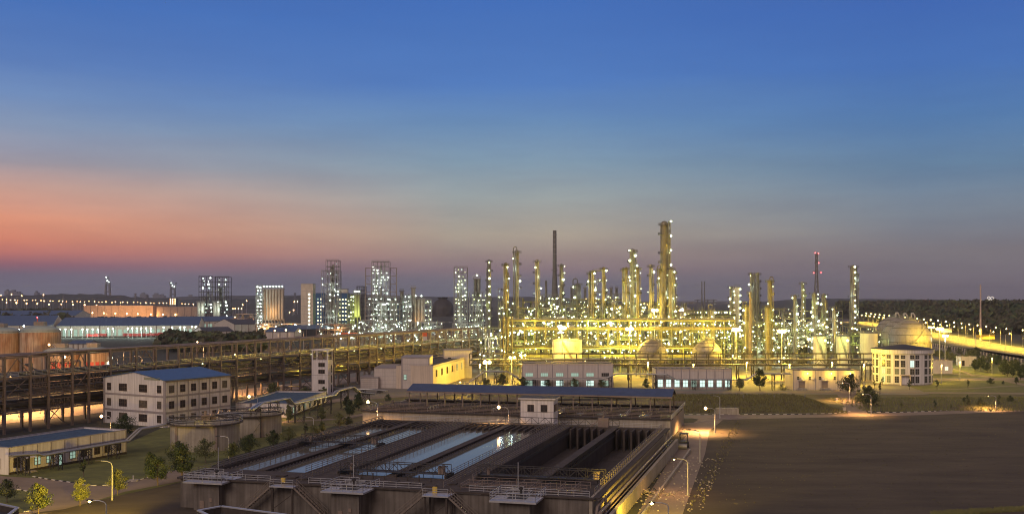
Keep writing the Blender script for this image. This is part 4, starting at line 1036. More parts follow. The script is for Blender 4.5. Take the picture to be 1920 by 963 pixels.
C('short yellow stub column right of the lamp-strung trio', 1151, 560, 2.7, 566, lamps=3)
C('left flank column of the tall grey-headed group', 1169, 560, 2.5, 502, lamps=4)
C('yellow column left of the grey-headed column', 1174, 556, 3., 500, lamps=3)
C('thick dark-headed column densely hung with lamps in the middle of its group', 1186, 575, 5.6, 466, colg, lamps=18, lr=.6, plats=9)
C('right yellow column of the grey-headed group with three lamps stacked at its side', 1195.5, 556, 3.3, 500, lamps=5, lampside=1)
C('lone yellow column with side brackets between the two tall groups', 1220.5, 560, 3.1, 495, lamps=4, plats=9)
C('left flank column of the tallest group with doubled pipe', 1238, 552, 3.2, 502, lamps=3, loop=True, side=-1)
C('tallest and thickest dark column of the whole plant', 1245.5, 566, 7.4, 414, mat('column_dark_shell', (.26,.23,.16), .4, .3, .3, .3), lamps=5, lampside=1, plats=12)
C('right flank column of the tallest group', 1258.5, 552, 4.0, 500, lamps=6, lampside=1)
C('slim flank column at the far right of the tallest group', 1264, 562, 2.0, 508, lamps=4, lampside=1)
C('short slim column right of the white domed tank', 1317, 560, 2.7, 577, lamps=2)
C('short thick green-lit column with a stubby cap', 1335, 560, 5.2, 577, lamps=4, loop=True, side=-1)
C('slim lamp-strung column beside a pale slab tower', 1371, 640, 2.8, 536, colg, lamps=15, lr=.6)
C('squat column with rounded loop pipe at the foot of the grey twin columns', 1400, 540, 5.0, 572, loop=True, lamps=4, side=-1)
C('thin brown standpipe before the grey twin columns', 1406.5, 530, 1.8, 546, pipeb, lamps=0, plats=2, ladder=False)
C('grey column with lamps at its head, left of the lattice-wrapped pair', 1408.5, 590, 2.3, 510, colg, lamps=8, lampside=-1)
C('unlit grey column of the twin pair, right one', 1420.5, 600, 2.9, 510, colg, lamps=0, plats=10)
C('unlit grey column of the twin pair, left one', 1413, 605, 1.9, 514, colg, lamps=0, plats=10)
C('column with a great looped pipe beside it, right of the grey twins', 1443.5, 550, 4.2, 524, loop=True, lamps=4)
C('squat lit column at the foot of the looped pipe column', 1440, 532, 6.2, 573, lamps=5)
C('short slim column with a lamp on its left shoulder', 1490.5, 560, 3.6, 552, colg, lamps=7, lr=.6)
C('slim green-lit column with a bright lamp at its tip', 1505, 580, 3.1, 528, lamps=11, lampside=.1)
C('column with clustered lamps before the red-beacon lattice tower', 1526.5, 560, 4.4, 548, lamps=13, lr=.6)
C('grey column just right of the red-beacon lattice tower', 1544.5, 600, 4.4, 550, colg, lamps=7)
C('stubby lamp-lit column between the lattice tower and the lone column', 1563, 560, 3.0, 575, lamps=8)
C('lone thick column standing apart at the right of the plant', 1600.5, 640, 6.6, 496, lamps=13, lr=.62, plats=10, lampside=.1)
# pale slab tower next to the lamp-strung column
t = thing('slab_tower', 'pale flat slab tower with lamps down its right edge', 'tower', (X(1381, 650), 650, 0)); hh = Z(538, 650)
MB().box(-1.6, 1.6, -1, 2, 0, hh).build('wall', shell, t); MB().truss((-1.8, -1.2, hh), (1.8, -1.2, hh), 1.2, 3, .12).build('railing', steel, t)
for i in range(9): bulb(t, 2.0, -1.3, hh*(.25+.72*i/8), eG, .5)
# lattice ladder wall between grey twins, ladder towers
def lattice(label, px, d, wpx, ptop, wtop=None, name='lattice_tower', m=None, lamps=(), n=14, cat='lattice tower', base=0, arms=False, lm=None):
    h = Z(ptop, d); wb_ = wpx*d/F/2; wt = (wtop if wtop is not None else wpx)*d/F/2; t = thing(name, label, cat, (X(px, d), d, base)); m = m or steel
    legs = MB(); br = MB(); h -= base; th = max(.18, d*.00028)
    S = ((-1,-1), (1,-1), (1,1), (-1,1))
    def P(s, u):
        q = wb_+(wt-wb_)*min(1, u*1.25) if wtop is not None else wb_
        return (s[0]*q, s[1]*q, h*u)
    for s in S:
        for i in range(n): legs.bar(P(s, i/n), P(s, (i+1)/n), th*1.5)
    for i in range(n):
        for s, s2 in zip(S, S[1:]+S[:1]):
            a, b_ = (P(s, i/n), P(s2, (i+1)/n)); c, d_ = (P(s2, i/n), P(s, (i+1)/n)); br.bar(a, b_, th*.8); br.bar(c, d_, th*.8); br.bar(P(s, (i+1)/n), P(s2, (i+1)/n), th*.8)
    legs.build('leg', m, t); br.build('bracing', m, t)
    if arms:
        mm = MB()
        for u, w2 in arms: mm.bar((-w2, 0, h*u), (w2, 0, h*u), th*1.5); mm.bar((-w2, 0, h*u), (0, 0, h*(u+.04)), th); mm.bar((w2, 0, h*u), (0, 0, h*(u+.04)), th)
        mm.build('cross_arm', m, t)
    for (lx, u) in lamps: bulb(t, lx, -wt-.2, h*u, lm or eR, .5, 'beacon')
    return t
lattice('tall lattice transmission tower with red beacons right of the looped column', 1531, 1000, 13, 474, 3.2, lamps=((-1.5, 1.0), (1.5, .995), (1.8, .88), (-3, .76), (4, .765)), n=16, arms=((.765, 4), (.88, 2)), cat='lattice tower')
lattice('bare ladder lattice standing between the unlit grey twins', 1416.7, 602, 5, 516, m=steel, n=18)
lattice('ladder lattice climbing the right side of the tallest column', 1255, 562, 3.4, 415, m=colg, n=22, lamps=[(.8, .3+.1*i) for i in range(8)], lm=eG)
# chimneys
def chimney(label, px, d, rb, rt, ptop, m=None, bands=0):
    h = Z(ptop, d); t = thing('chimney', label, 'chimney', (X(px, d), d, 0))
    MB().lathe(0, 0, [(rb, 0), (rb*.8+rt*.2, h*.25), (rt*1.15, h*.6), (rt, h), (rt*.7, h)], 24).build('shaft', m or conc, t)
    mm = MB()
    for i in range(bands): z = h*(.72+.28*i/bands); mm.lathe(0, 0, [(rt*1.1, z), (rt*1.08, z+h*.012)], 24, 0, False)
    mm.lathe(0, 0, [(rt*1.25, h*.62), (rt*1.9, h*.62), (rt*1.9, h*.625)], 20, 0, False); mm.build('ring', steel, t)
chimney('tall tapering concrete chimney behind the yellow columns', 1040, 1050, 4.2, 1.75, 432, mat('chimney_shaft', (.17,.17,.16), .8, .2, .3), 6)
chimney('short grey stack left of the tall chimney', 1024, 1080, 1.7, 1.1, 526, colg)
for i, px in enumerate((1316, 1321)):
    chimney(['left', 'right'][i]+' one of two hair-thin distant stacks right of the white domed tank', px, 2300, 2.2, 1.1, 527, colg)
chimney('single tall thin mast-like stack beside the highway', 1838.5, 905, .9, .55, 533, mat('stack_paint', (.55,.42,.35), .6, .2, .3))

# ------------------------------------------------------------------ steel frame towers, silos
def frame_tower(label, pxa, pxb, d, ptop, base=0, nx=3, nz=8, dep=None, lamps=None, lm=None, lr=.6, m=None, name='frame_tower', core=True, lf=1., zoff=0, cat='frame tower', pw=0, pz=2.5, seed=1, deck=True, colp=COOL, stuff=3):
    xa, xb = X(pxa, d), X(pxb, d); wx = xb-xa; h = Z(ptop, d); dep = dep or wx*.7; m = m or steel; rnd = random.Random(seed+int(pxa)); lr = lr*.58; pw = pw*.17; lf = lf*.8
    t = thing(name, label, cat, ((xa+xb)/2, d, 0)); th = max(.22, d*.0003)
    hx = wx/2; p = MB(); b_ = MB(); dk = MB()
    X_ = [-hx+wx*i/nx for i in range(nx+1)]; Zs = [base+(h-base)*i/nz for i in range(nz+1)]
    for x in X_:
        for y in (0, dep): p.bar((x, y, 0), (x, y, h), th*1.3)
    for z in Zs[1:]:
        for y in (0, dep): b_.bar((-hx, y, z), (hx, y, z), th, th*1.3)
        for x in X_: b_.bar((x, 0, z), (x, dep, z), th)
    for i in range(nx):
        for j in range(nz):
            if rnd.random() < .45: b_.bar((X_[i], 0, Zs[j]), (X_[i+1], 0, Zs[j+1]), th*.6)
            if rnd.random() < .25: b_.bar((X_[i+1], 0, Zs[j]), (X_[i], 0, Zs[j+1]), th*.6)
    o_ = len(p.v); p.v += b_.v; p.f += [[i+o_ for i in f] for f in b_.f]; p.m += b_.m; p.s += b_.s; p.build('frame', m, t)
    if deck:
        for z in Zs[1:]: dk.box(-hx*.96, hx*.96, dep*.1, dep*.95, z-.12, z); dk.rail([(-hx, -.1, z), (hx, -.1, z)], 1.1, 0, max(2, wx/4), th*.4, 2)
        dk.build('deck', m, t)
    if core:
        for i in range(stuff):
            x = rnd.uniform(-hx*.6, hx*.6); r = rnd.uniform(.1, .2)*wx/2; za = rnd.uniform(0, h*.3); zb = rnd.uniform(h*.5, h*.97); MB().lathe(x, dep*.55, [(.05, za), (r, za+r*.5), (r, zb-r*.5), (.05, zb)], 14).build('vessel', rnd.choice((colg, silo, pipeg)), t)
        mm = MB()
        for i in range(stuff*3):
            x = rnd.uniform(-hx*.9, hx*.9); za, zb = sorted((rnd.uniform(0, h), rnd.uniform(0, h))); y = rnd.uniform(.3, dep*.4); x2 = x+rnd.uniform(-.3, .3)*wx; x2 = max(-hx, min(hx, x2))
            mm.path([(x, y, za), (x, y, zb), (x2, y, zb)], max(.2, d*.0002)*rnd.uniform(.6, 1.3), 6)
        mm.build('pipework', pipeg, t)
    g = 0
    rows = lamps or []
    for (z0, z1, nr, ncol) in rows:
        for j in range(nr):
            for i in range(ncol):
                if rnd.random() > lf: continue
                z = h*(z0+(z1-z0)*(j+.5)/nr)+rnd.uniform(-.5, .5); x = -hx+wx*(i+.5)/ncol+rnd.uniform(-.06, .06)*wx
                g += 1
                if g <= 95: bulb(t, x, rnd.choice((-.5, dep*.4)), z, eC if rnd.random() < .22 else (lm or eW), lr*rnd.choice((.6, .8, 1., 1.4)))
    if pw: 
        for u in (.3, .75): light(0, -pz*3, h*u, colp, pw, t)
    return t
FT = frame_tower
FT('left one of two far lattice silo towers with white lamps at the top', 373, 399, 1500, 518, lamps=[(.72, 1., 4, 2), (.2, .45, 3, 3)], lr=1.5, lf=1.3, nz=9, pw=30000, pz=6, stuff=2, m=steeld)
FT('right one of two far lattice silo towers with white lamps at the top', 403, 429, 1500, 519, lamps=[(.78, 1., 2, 2), (.12, .5, 5, 2)], lr=1.5, lf=1.3, nz=9, pw=30000, pz=6, stuff=2, seed=3, m=steeld)
def silos(label, pxa, pxb, d, pbot, ptop, n, m=None, legs=True, group=None, cat='silo block', name='silo_block', toplamps=0, lm=None, pw=0, colp=COOL):
    xa, xb = X(pxa, d), X(pxb, d); zt, zb = Z(ptop, d), Z(pbot, d); r = (xb-xa)/n/2; t = thing(name, label, cat, ((xa+xb)/2, d, 0), 0, group)
    for i in range(n):
        x = -(xb-xa)/2+r*(2*i+1); MB().lathe(x, 0, [(r*.3, zb-r*1.2), (r*.99, zb), (r*.99, zt), (.05, zt+r*.4)], 20).build('silo', m or silo, t)
    if zb > 4:
        mm = MB()
        for i in range(n+1):
            for y in (-r, r): mm.bar((-(xb-xa)/2+2*r*i, y, 0), (-(xb-xa)/2+2*r*i, y, zb), max(.5, d*.0005))
        mm.box(-(xb-xa)/2, (xb-xa)/2, -r, r, zb-.8, zb-.2); mm.build('support_frame', conc, t)
    MB().box(-(xb-xa)/2-.5, (xb-xa)/2+.5, -r, r, zt+.2, zt+1.0).rail([(-(xb-xa)/2, -r, zt+1), ((xb-xa)/2, -r, zt+1)], 1.6, 0, 2.5, .25, 2).build('top_gallery', steel, t)
    for i in range(toplamps): bulb(t, -(xb-xa)/2+(xb-xa)*(i+.5)/toplamps, -r-.5, zt+3.5, lm or eW, .5)
    if pw: light(0, -r*5, (zt+zb)/2-8, colp, pw*.22, t, 1.)
    return t
silos('pair of stubby silos at the foot of the left far lattice tower', 369, 384, 1490, 597, 567, 2)
silos('pair of stubby silos at the foot of the right far lattice tower', 400, 413, 1490, 597, 567, 2)
silos('row of seven tall ribbed silos under a lamp-lit gallery', 493, 533, 1100, 598, 543, 7, toplamps=7, pw=26000, colp=ORG)
FT('slim stair frame lined with white lamps, attached left of the seven silos', 480, 492, 1095, 535, lamps=[(.1, 1., 13, 2)], nx=1, nz=13, lr=.8, pw=20000, stuff=1)
silos('short yellow-lit silo cluster right of the blue block', 664, 676, 1000, 592, 553, 2, toplamps=3, lm=eG, pw=25000, colp=GRN)
FT('lamp-crowded stair frame on the left of the yellow-lit silos', 652, 664, 998, 552, lamps=[(.15, 1., 9, 3)], nx=2, nz=9, lr=.7, lm=eG, stuff=1, pw=12000, colp=GRN)
FT('dark unlit lattice block behind the main process tower', 669, 686, 1150, 537, nx=4, nz=11, m=steeld, stuff=1)
# cream slab and blue blocks
d = 1000.
t = building('slab_block', 'tall plain cream slab with one column of lit round windows', 'tower block', (X(564, d), d), -.10, 11.8, 8, Z(532, d), cream, darkroof, par=.6)
for i in range(11): 
    o = ob('window', bulb_mesh(winW if False else eW, .5), t, (8.2, -.25, 4+i*(Z(532, d)-12)/10.5)); o.scale = (1, .3, 1)
m = MB()
for i in range(1, 7): m.box(0, 11.8, -.03, 0, i*7, i*7+.25)
m.build('panel_joint', greyb, t)
MB().box(11.8, 11.83, 0, 8, 0, 40).build('side_panel', greend, t)
bluew = mat('blue_cladding', (.04,.11,.26), .5, .2, .3)
def blue_block(label, pxa, pxb, d, ptop, cols, rows, zfrac=.15):
    xa, xb = X(pxa, d), X(pxb, d); h = Z(ptop, d)
    t = building('blue_block', label, 'building', (xa, d), 0, xb-xa, 12, h, bluew, darkroof, par=.5)
    rnd = random.Random(int(pxa)); k = 0
    for j in range(rows):
        for i in range(cols):
            z = h*(zfrac+(1-zfrac-.08)*j/rows); o = win(t, 'front', xb-xa, 12, (xb-xa)*(i+.7)/(cols+.4), z, 1.5, 1.6, winY if rnd.random() < .75 else winT, 1, 1, bluew)
    return t
blue_block('narrow blue-clad block with lit windows right of the cream slab', 592, 606, 1040, 549, 2, 9)
blue_block('wider blue-clad block with a grid of lit windows right of the frame tower', 628, 652, 1040, 549, 4, 8)
t = thing('rooftop_house', 'pale lit plant room on the roof of the wider blue block', 'plant room', (X(634, 1044), 1044, Z(549, 1040)+.2)); MB().box(0, 9, 0, 7, 0, 3.6).build('wall', shell, t); MB().box(-.2, 9.2, -.2, 7.2, 3.6, 3.9).build('roof', darkroof, t)
for i in range(3): bulb(t, -3+i*1.6, -.5, 1.4, eW, .6)
blue_block('small blue-clad block right of the main process tower', 745, 755, 930, 572, 1, 1)
FT('tall stepped frame tower with lamps behind the narrow blue block', 603, 636, 960, 507, lamps=[(.35, 1., 8, 5)], lf=.55, nx=4, nz=10, lr=.6, pw=18000, stuff=5)
FT('narrow crown frame standing above the stepped frame tower', 611, 636, 985, 488, lamps=[(.7, 1., 4, 3)], lf=.5, nx=3, nz=12, lr=.55, stuff=2)
FT('main process tower crowded with white lamps at the centre left', 697, 729, 900, 490, lamps=[(.25, .95, 17, 5)], lf=.9, nx=4, nz=16, lr=.52, pw=24000, stuff=6)
FT('open left wing frame of the main process tower', 685, 696, 905, 502, nx=1, nz=9, m=steelb, core=False, deck=False)
FT('open right wing frame of the main process tower', 731, 743, 905, 502, nx=1, nz=9, m=steelb, core=False, deck=False)
FT('broad lamp-lit base frame of the main process tower', 684, 748, 880, 556, lamps=[(.1, 1., 8, 12)], lf=.85, nx=8, nz=7, lr=.52, pw=30000, stuff=8)
FT('lamp-crowded process frame right of the small blue block', 754, 772, 920, 552, lamps=[(.05, 1., 9, 5)], lf=.75, nx=3, nz=8, lr=.55, pw=15000, stuff=4)
silos('single stout silo left in the group right of the small blue block', 750, 757, 925, 568, 547, 1, cat='silo', name='silo')
silos('single stout silo with capped top in the group right of the small blue block', 771, 779, 925, 568, 541, 1, cat='silo', name='silo')
silos('row of three low silos in warm light before the dark dome', 774, 796, 930, 600, 562, 3, pw=9000, colp=ORG, toplamps=2)
FT('green-lit frame at the right end of the three low silos', 796, 809, 925, 562, lamps=[(.1, 1., 8, 3)], lf=.8, nx=2, nz=8, lr=.55, lm=eG, stuff=1, pw=8000)
FT('tall square frame tower gridded with white lamps, left of the slender pale column', 851, 876, 850, 501, lamps=[(.3, 1., 14, 4)], lf=.95, nx=3, nz=14, lr=.5, lm=eG, pw=12000, stuff=4)
FT('lower broad frame with dense lamps beside the gridded frame tower', 880, 911, 850, 548, lamps=[(.1, 1., 9, 7)], lf=.85, nx=5, nz=8, lr=.5, lm=eG, pw=14000, stuff=6)
silos('dark capped silo rising above the lower broad frame', 888, 901, 860, 560, 524, 2, m=colg, cat='silo', name='silo', toplamps=1, lm=eG)
FT('slim lamp-lit frame left of the tall yellow column', 934, 945, 640, 542, lamps=[(.2, 1., 10, 2)], lf=.8, nx=1, nz=9, lr=.45, lm=eG, stuff=1, pw=4000, colp=GRN)
FT('green-lit frame between the trio columns', 1113, 1130, 575, 508, lamps=[(.2, .95, 9, 2)], lf=.8, nx=1, nz=9, lr=.5, lm=eG, stuff=1, m=steely)
FT('hazy frame block with lamps behind the chimney foot', 1012, 1048, 900, 553, lamps=[(.25, 1., 5, 9)], lf=.8, nx=6, nz=6, lr=.6, lm=eG, stuff=5, pw=14000, colp=GRN)
FT('lamp-lit frame block behind the hooked vessel column', 1062, 1102, 880, 560, lamps=[(.2, 1., 5, 8)], lf=.7, nx=6, nz=6, lr=.6, lm=eG, stuff=6, pw=14000, colp=GRN)
FT('lamp-lit frame block behind the short yellow stub column', 1136, 1166, 860, 551, lamps=[(.25, 1., 6, 8)], lf=.8, nx=5, nz=7, lr=.55, lm=eG, stuff=5, pw=12000, colp=GRN)
for i, px in enumerate((1072, 1097, 1146, 1156)):
    silos(nth(i+1).capitalize()+' from the left of four small twin-topped stacks behind the middle columns', px-2.5, px+2.5, 1150, 575, 541, 2, m=colg, cat='stack', name='twin_stack')

# ------------------------------------------------------------------ process units and the main cross racks of the bright plant
def unit(label, pxa, pxb, d, ptop, seed, lamps=26, lm=None, p=9000, m=None, colp=GRN, dep=22, lr=.42, nz=None):
    """a low block of steel decks with drums, exchangers, upright vessels, pipes and lamps"""
    rnd = random.Random(seed); xa, xb = X(pxa, d), X(pxb, d); wx = xb-xa; h = Z(ptop, d); m = m or steely; lr = lr*.55; p = p*.36
    t = thing('process_unit', label, 'process unit', (xa, d, 0)); nx = max(2, int(wx/4.5)); nz = nz or max(2, int(h/4.5)); th = .22
    p_ = MB(); b_ = MB()
    for i in range(nx+1):
        x = wx*i/nx; hh = h*rnd.choice((.55, .75, .9, 1.))
        for y in (0, dep*.5, dep): p_.bar((x, y, 0), (x, y, hh), th*1.4)
    for k in range(1, nz+1):
        z = h*k/nz*.98
        i0 = rnd.randint(0, nx//2); i1 = rnd.randint(nx//2+1, nx)
        if k < 3: i0, i1 = 0, nx
        x0, x1 = wx*i0/nx, wx*i1/nx
        for y in (0, dep*.5, dep): b_.bar((x0, y, z), (x1, y, z), th, .4)
        b_.rail([(x0, -.2, z), (x1, -.2, z)], 1.1, 0, 2.5, .1, 2)
        b_.box(x0, x1, .3, dep*.45, z-.1, z)
        for i in range(i0, i1+1): b_.bar((wx*i/nx, 0, z), (wx*i/nx, dep, z), th)
        for i in range(i0, i1):
            if rnd.random() < .35: b_.bar((wx*i/nx, 0, z-h/nz), (wx*(i+1)/nx, 0, z), th*.7)
    o_ = len(p_.v); p_.v += b_.v; p_.f += [[i+o_ for i in f] for f in b_.f]; p_.m += b_.m; p_.s += b_.s; p_.build('frame', m, t)
    for i in range(max(3, int(wx/7))):
        x = rnd.uniform(1, wx-3); z = h/nz*rnd.randint(0, nz-1)*.98+1.2; r = rnd.uniform(.6, 1.3); ln = rnd.uniform(3, 7); y = rnd.uniform(1, 4)
        MB().tube((x, y, z+r), (min(wx, x+ln), y, z+r), r, 14).box(x+.4, x+.8, y-r*.7, y+r*.7, z-.4, z+r).box(x+ln-1, x+ln-.6, y-r*.7, y+r*.7, z-.4, z+r).build('drum', rnd.choice((shell, colm, colm, colg)), t)
    for i in range(max(6, int(wx/3.2))):
        x = rnd.uniform(0, wx); r = rnd.choice((.35, .5, .8, 1.3)); hh = rnd.uniform(.3, 1.12)*h; y = rnd.uniform(1, dep*.8)
        MB().lathe(x, y, [(r, .0), (r, hh-r*.5), (.05, hh)], 14).build('upright_vessel', rnd.choice((colm, colr, shell, colg, steely)), t)
    for c in range(3):
        mm = MB()
        for i in range(max(12, int(wx*.8))):
            x = rnd.uniform(0, wx); z = h/nz*rnd.randint(1, nz)*.98+.3; y = rnd.uniform(-.6, 3); x2 = min(wx, x+rnd.uniform(3, 16)); r = rnd.choice((.12, .18, .28))
            if rnd.random() < .5: mm.tube((x, y, z), (x2, y, z), r, 6)
            else: mm.path([(x, y, z), (x, y, z-rnd.uniform(2, 6)), (x+rnd.uniform(1, 3), y, z-rnd.uniform(2, 4))], r, 6)
        mm.build('pipework', (pipeg, steely, pipeb)[c], t)
    for i in range(min(98, lamps)):
        bulb(t, rnd.uniform(0, wx), rnd.choice((-.8, -.9, 4, 9)), rnd.uniform(.12, 1.)*h, (eC if rnd.random() < .25 else lm) if lm else rnd.choice((eG, eG, eW, eY, eD, eD)), lr*rnd.choice((.5, .6, .8, 1., 1.3, 2.)))
    if p:
        n = max(1, int(wx/22))
        for i in range(n): light(wx*(i+.5)/n, -5, h*rnd.uniform(.35, .7), rnd.choice((colp, COOL, colp)) if colp is GRN else colp, p, t, .4)
    return t
unit('green-lit process unit at the left foot of the two tall yellow columns', 900, 948, 540, 614, 21, 40, dep=18)
unit('dense yellow-green process unit below the plain slim column', 948, 1012, 545, 606, 22, 60)
unit('process unit of drums and pipes behind the golden tank', 1012, 1078, 548, 600, 23, 55)
unit('bright process unit below the lamp-strung trio', 1078, 1142, 545, 602, 24, 60)
unit('process unit at the foot of the grey-headed column group', 1142, 1206, 545, 600, 25, 62)
unit('process unit at the foot of the tallest column', 1206, 1274, 545, 600, 26, 62)
unit('process unit below the short slim columns right of the tallest group', 1274, 1346, 548, 604, 27, 58)
unit('darker process unit below the slab tower', 1346, 1400, 575, 608, 28, 40, dep=26, lr=.4)
unit('process unit at the foot of the looped pipe column', 1400, 1462, 560, 606, 29, 46)
unit('process unit with long top pipes left of the lattice tower', 1462, 1512, 570, 596, 30, 52)
unit('process unit below the clustered-lamp column', 1512, 1566, 570, 598, 31, 60)
unit('low shadowed process unit at the foot of the lone column', 1566, 1650, 590, 612, 32, 34)
unit('rear lamp-dotted unit behind the tall yellow columns', 936, 1040, 690, 564, 33, 85, lr=.5, p=9000)
unit('rear lamp-dotted unit behind the lamp-strung trio', 1050, 1170, 700, 560, 34, 95, lr=.5, p=9000)
unit('rear lamp-dotted unit behind the tallest column group', 1180, 1300, 690, 566, 35, 80, lr=.5, p=9000)
unit('rear unit dotted with lamps behind the looped pipe column', 1300, 1460, 720, 590, 36, 60, lr=.5, p=9000)
unit('rear unit dotted with lamps right of the lattice tower', 1462, 1580, 700, 582, 37, 60, lr=.5, p=9000)
unit('low white-lit unit in front of the main process tower', 672, 760, 840, 600, 38, 80, lm=eW, lr=.5, m=steel, colp=COOL, p=16000)
unit('low white-lit unit between the small blue block and the gridded tower', 760, 848, 830, 604, 39, 60, lm=eW, lr=.5, m=steel, colp=COOL, p=14000)
unit('low white-lit unit below the gridded frame tower', 848, 900, 800, 606, 40, 45, lm=eG, lr=.48, m=steel, colp=COOL, p=12000)
unit('low lamp-lit gallery at the foot of the far lattice silo towers', 362, 444, 1440, 594, 41, 30, lm=eG, lr=.9, m=steel, colp=COOL, p=40000)
unit('long dim truss gallery between the far silo towers and the seven silos', 432, 480, 1250, 588, 42, 16, lm=eO, lr=.7, m=steelb, colp=ORG, p=12000)
unit('lamp-lit yard machinery below the seven silos', 478, 566, 1060, 607, 43, 40, lm=eW, lr=.65, m=steel, colp=ORG, p=30000)
unit('brown gantry and pipes below the blue-clad blocks', 594, 672, 900, 608, 44, 40, lm=eW, lr=.5, m=steelb, colp=ORG, p=14000)
unit('middle lamp-hung frames behind the main yellow rack, left of the trio', 955, 1030, 605, 576, 51, 70, p=8000)
unit('middle lamp-hung frames behind the main yellow rack, under the trio', 1030, 1110, 610, 571, 52, 75, p=8000)
unit('middle lamp-hung frames between the trio and the grey-headed column', 1110, 1190, 615, 572, 53, 75, p=8000)
unit('middle lamp-hung frames behind the tallest column', 1190, 1280, 610, 573, 54, 75, p=8000)
unit('middle frames behind the short thick green-lit column', 1280, 1370, 615, 582, 55, 60, p=8000)
unit('middle frames between the grey twins and the lattice tower', 1420, 1500, 625, 578, 56, 65, p=8000)
def cross_rack(label, pxa, pxb, d, levels, n, m=None, lamps=30, seed=1, p=7000):
    rnd = random.Random(seed); xa, xb = X(pxa, d), X(pxb, d); wx = xb-xa; t = thing('pipe_rack', label, 'pipe rack', (xa, d, 0)); m = m or steely; zt = Z(levels[0], d)
    mm = MB()
    for i in range(n+1):
        for y in (0, 7): mm.bar((wx*i/n, y, 0), (wx*i/n, y, zt), .38)
    mm.build('post', m, t)
    for py in levels:
        z = Z(py, d); MB().bar((0, 0, z), (wx, 0, z), .3, .5).bar((0, 7, z), (wx, 7, z), .3, .5).rail([(0, -.3, z), (wx, -.3, z)], 1.2, 0, 3., .1, 2).build('beam', m, t)
        y = .5
        while y < 6.5: r = rnd.choice((.2, .3, .42)); y += r; MB().tube((0, y, z+r+.2), (wx, y, z+r+.2), r, 8).build('pipe', rnd.choice((pipeg, steely, darkm, pipeb)), t); y += r+.3
    for i in range(lamps): bulb(t, wx*(i+.5)/lamps+rnd.uniform(-2, 2), -.7, Z(rnd.choice(levels), d)+rnd.choice((2., -1.4)), eG, .25*rnd.uniform(.8, 1.3))
    if p:
        k = max(1, int(wx/26))
        for i in range(k): light(wx*(i+.5)/k, -4, Z(levels[-1], d)+3, GRN if i % 3 == 1 else SOD, p*.7, t)
cross_rack('broad yellow pipe rack spanning the whole front of the tall columns', 944, 1378, 525, (601, 617), 22, lamps=46, seed=3)
cross_rack('lower yellow pipe rack behind the ball tanks and golden tank', 948, 1340, 510, (652, 668), 20, lamps=34, seed=4, p=6000)
cross_rack('upper pipe rack linking the short columns to the looped column', 1290, 1380, 600, (592,), 5, lamps=8, seed=5, p=0)
# trussed pipe tower by the rack's end
t = lattice('cross-braced square pipe tower where the long rack meets the plant', 950, 500, 22, 597, m=steely, n=4, cat='pipe tower', name='pipe_tower')
for x in (-1.6, .4, 2.4): MB().tube((x, 0, 0), (x, 0, Z(594, 500)), .55).build('pipe', colm, t)
# ------------------------------------------------------------------ far left: warehouses, yard, bridges, pylons
def at(px, py): return G(px, py)
def hall(label, px0, py0, px1, py1, h, dep, rm, wm, roof='gable', rise=4, doors=0, name='warehouse', lit=None):
    a = G(px0, py0); c = G(px1, py1); rz = dirs(a, c); Lx = (Vector(c)-Vector(a)).length
    t = building(name, label, 'warehouse', a, rz, Lx, dep, h, wm, rm, roof, rise=rise, par=.8)
    for i in range(doors):
        win(t, 'front', Lx, dep, Lx*(i+.5)/doors, .5, Lx/doors*.6, h*.6, lit or winT, 5, 2, frameg, 'bay_opening')
    m = MB(); n = max(4, int(Lx/12))
    for i in range(n+1): x = Lx*i/n; m.box(x-.3, x+.3, -.25, -.02, 0, h)
    m.build('wall_rib', steelb, t)
    return t, Lx
brick = mat('brown_panel_wall', (.44,.32,.25), .8, .25, .08)
hall('long brown warehouse lit orange at its foot, beyond the truck yard', 157, 598, 287, 598.5, 23, 50, darkroof, brick, 'flat')
hall('second brown warehouse block, right of the gap in the long one', 294, 599, 372, 599.5, 21, 50, darkroof, brick, 'flat')
hall('very long blue-roofed loading hall with a white-lit front', 105, 631, 372, 629, 10, 95, blued, shell, rise=7, doors=26, lit=winT)
hall('dull blue-roofed hall left of the loading hall, behind the rusty tanks', -90, 634, 98, 632, 11, 120, blued, shell, rise=8)
hall('blue-roofed hall behind the loading hall', -60, 614, 140, 613, 14, 100, blued, shell, rise=6)
hall('pale blue-roofed shed in front of the far lattice silo towers', 352, 617, 470, 615, 9, 60, blued, shell, rise=5, doors=10, lit=winT)
hall('low grey-blue hall right of the far lattice silo towers', 440, 622, 492, 621, 8, 60, darkroof, shell, rise=5)
hall('dark-roofed open shed with one pale wall behind the pipe rack', 383, 641, 438, 640, 8.5, 46, darkroof, beige, rise=3)
hall('dark warehouse with plain pale front beside the pipe rack top', 498, 640, 552, 640, 8, 30, blued, beige, rise=3)
hall('blue-roofed shed right of the plain pale front', 556, 637, 628, 635, 9, 45, blued, darkroof, rise=3)
hall('low blue-roofed sheds between the pipe rack and tanks', 128, 655, 165, 655, 4, 20, blued, shell, rise=2)
hall('dark blue low hall below the gridded frame tower', 855, 627, 905, 627, 6, 40, blued, darkroof, rise=2)
t = thing('orange_canopy', 'bright orange-edged station canopy below the blue-clad blocks', 'canopy', (X(640, 870), 870, 0))
MB().box(0, 12, 0, 8, 5.2, 7.4).build('fascia', orange, t)
m = MB(); [m.box(x, x+.5, 1, 1.5, 0, 5.2) for x in (1, 6, 10.5)]; m.build('column', shell, t)
t = thing('orange_kiosk', 'small orange-topped kiosk at the foot of the three low silos', 'kiosk', (X(792, 800), 800, 0))
MB().box(0, 5.5, 0, 4, 7.2, 10.4).build('fascia', orange, t); MB().box(.3, 5.2, .3, 3.8, 0, 7.2).build('wall', beige, t)
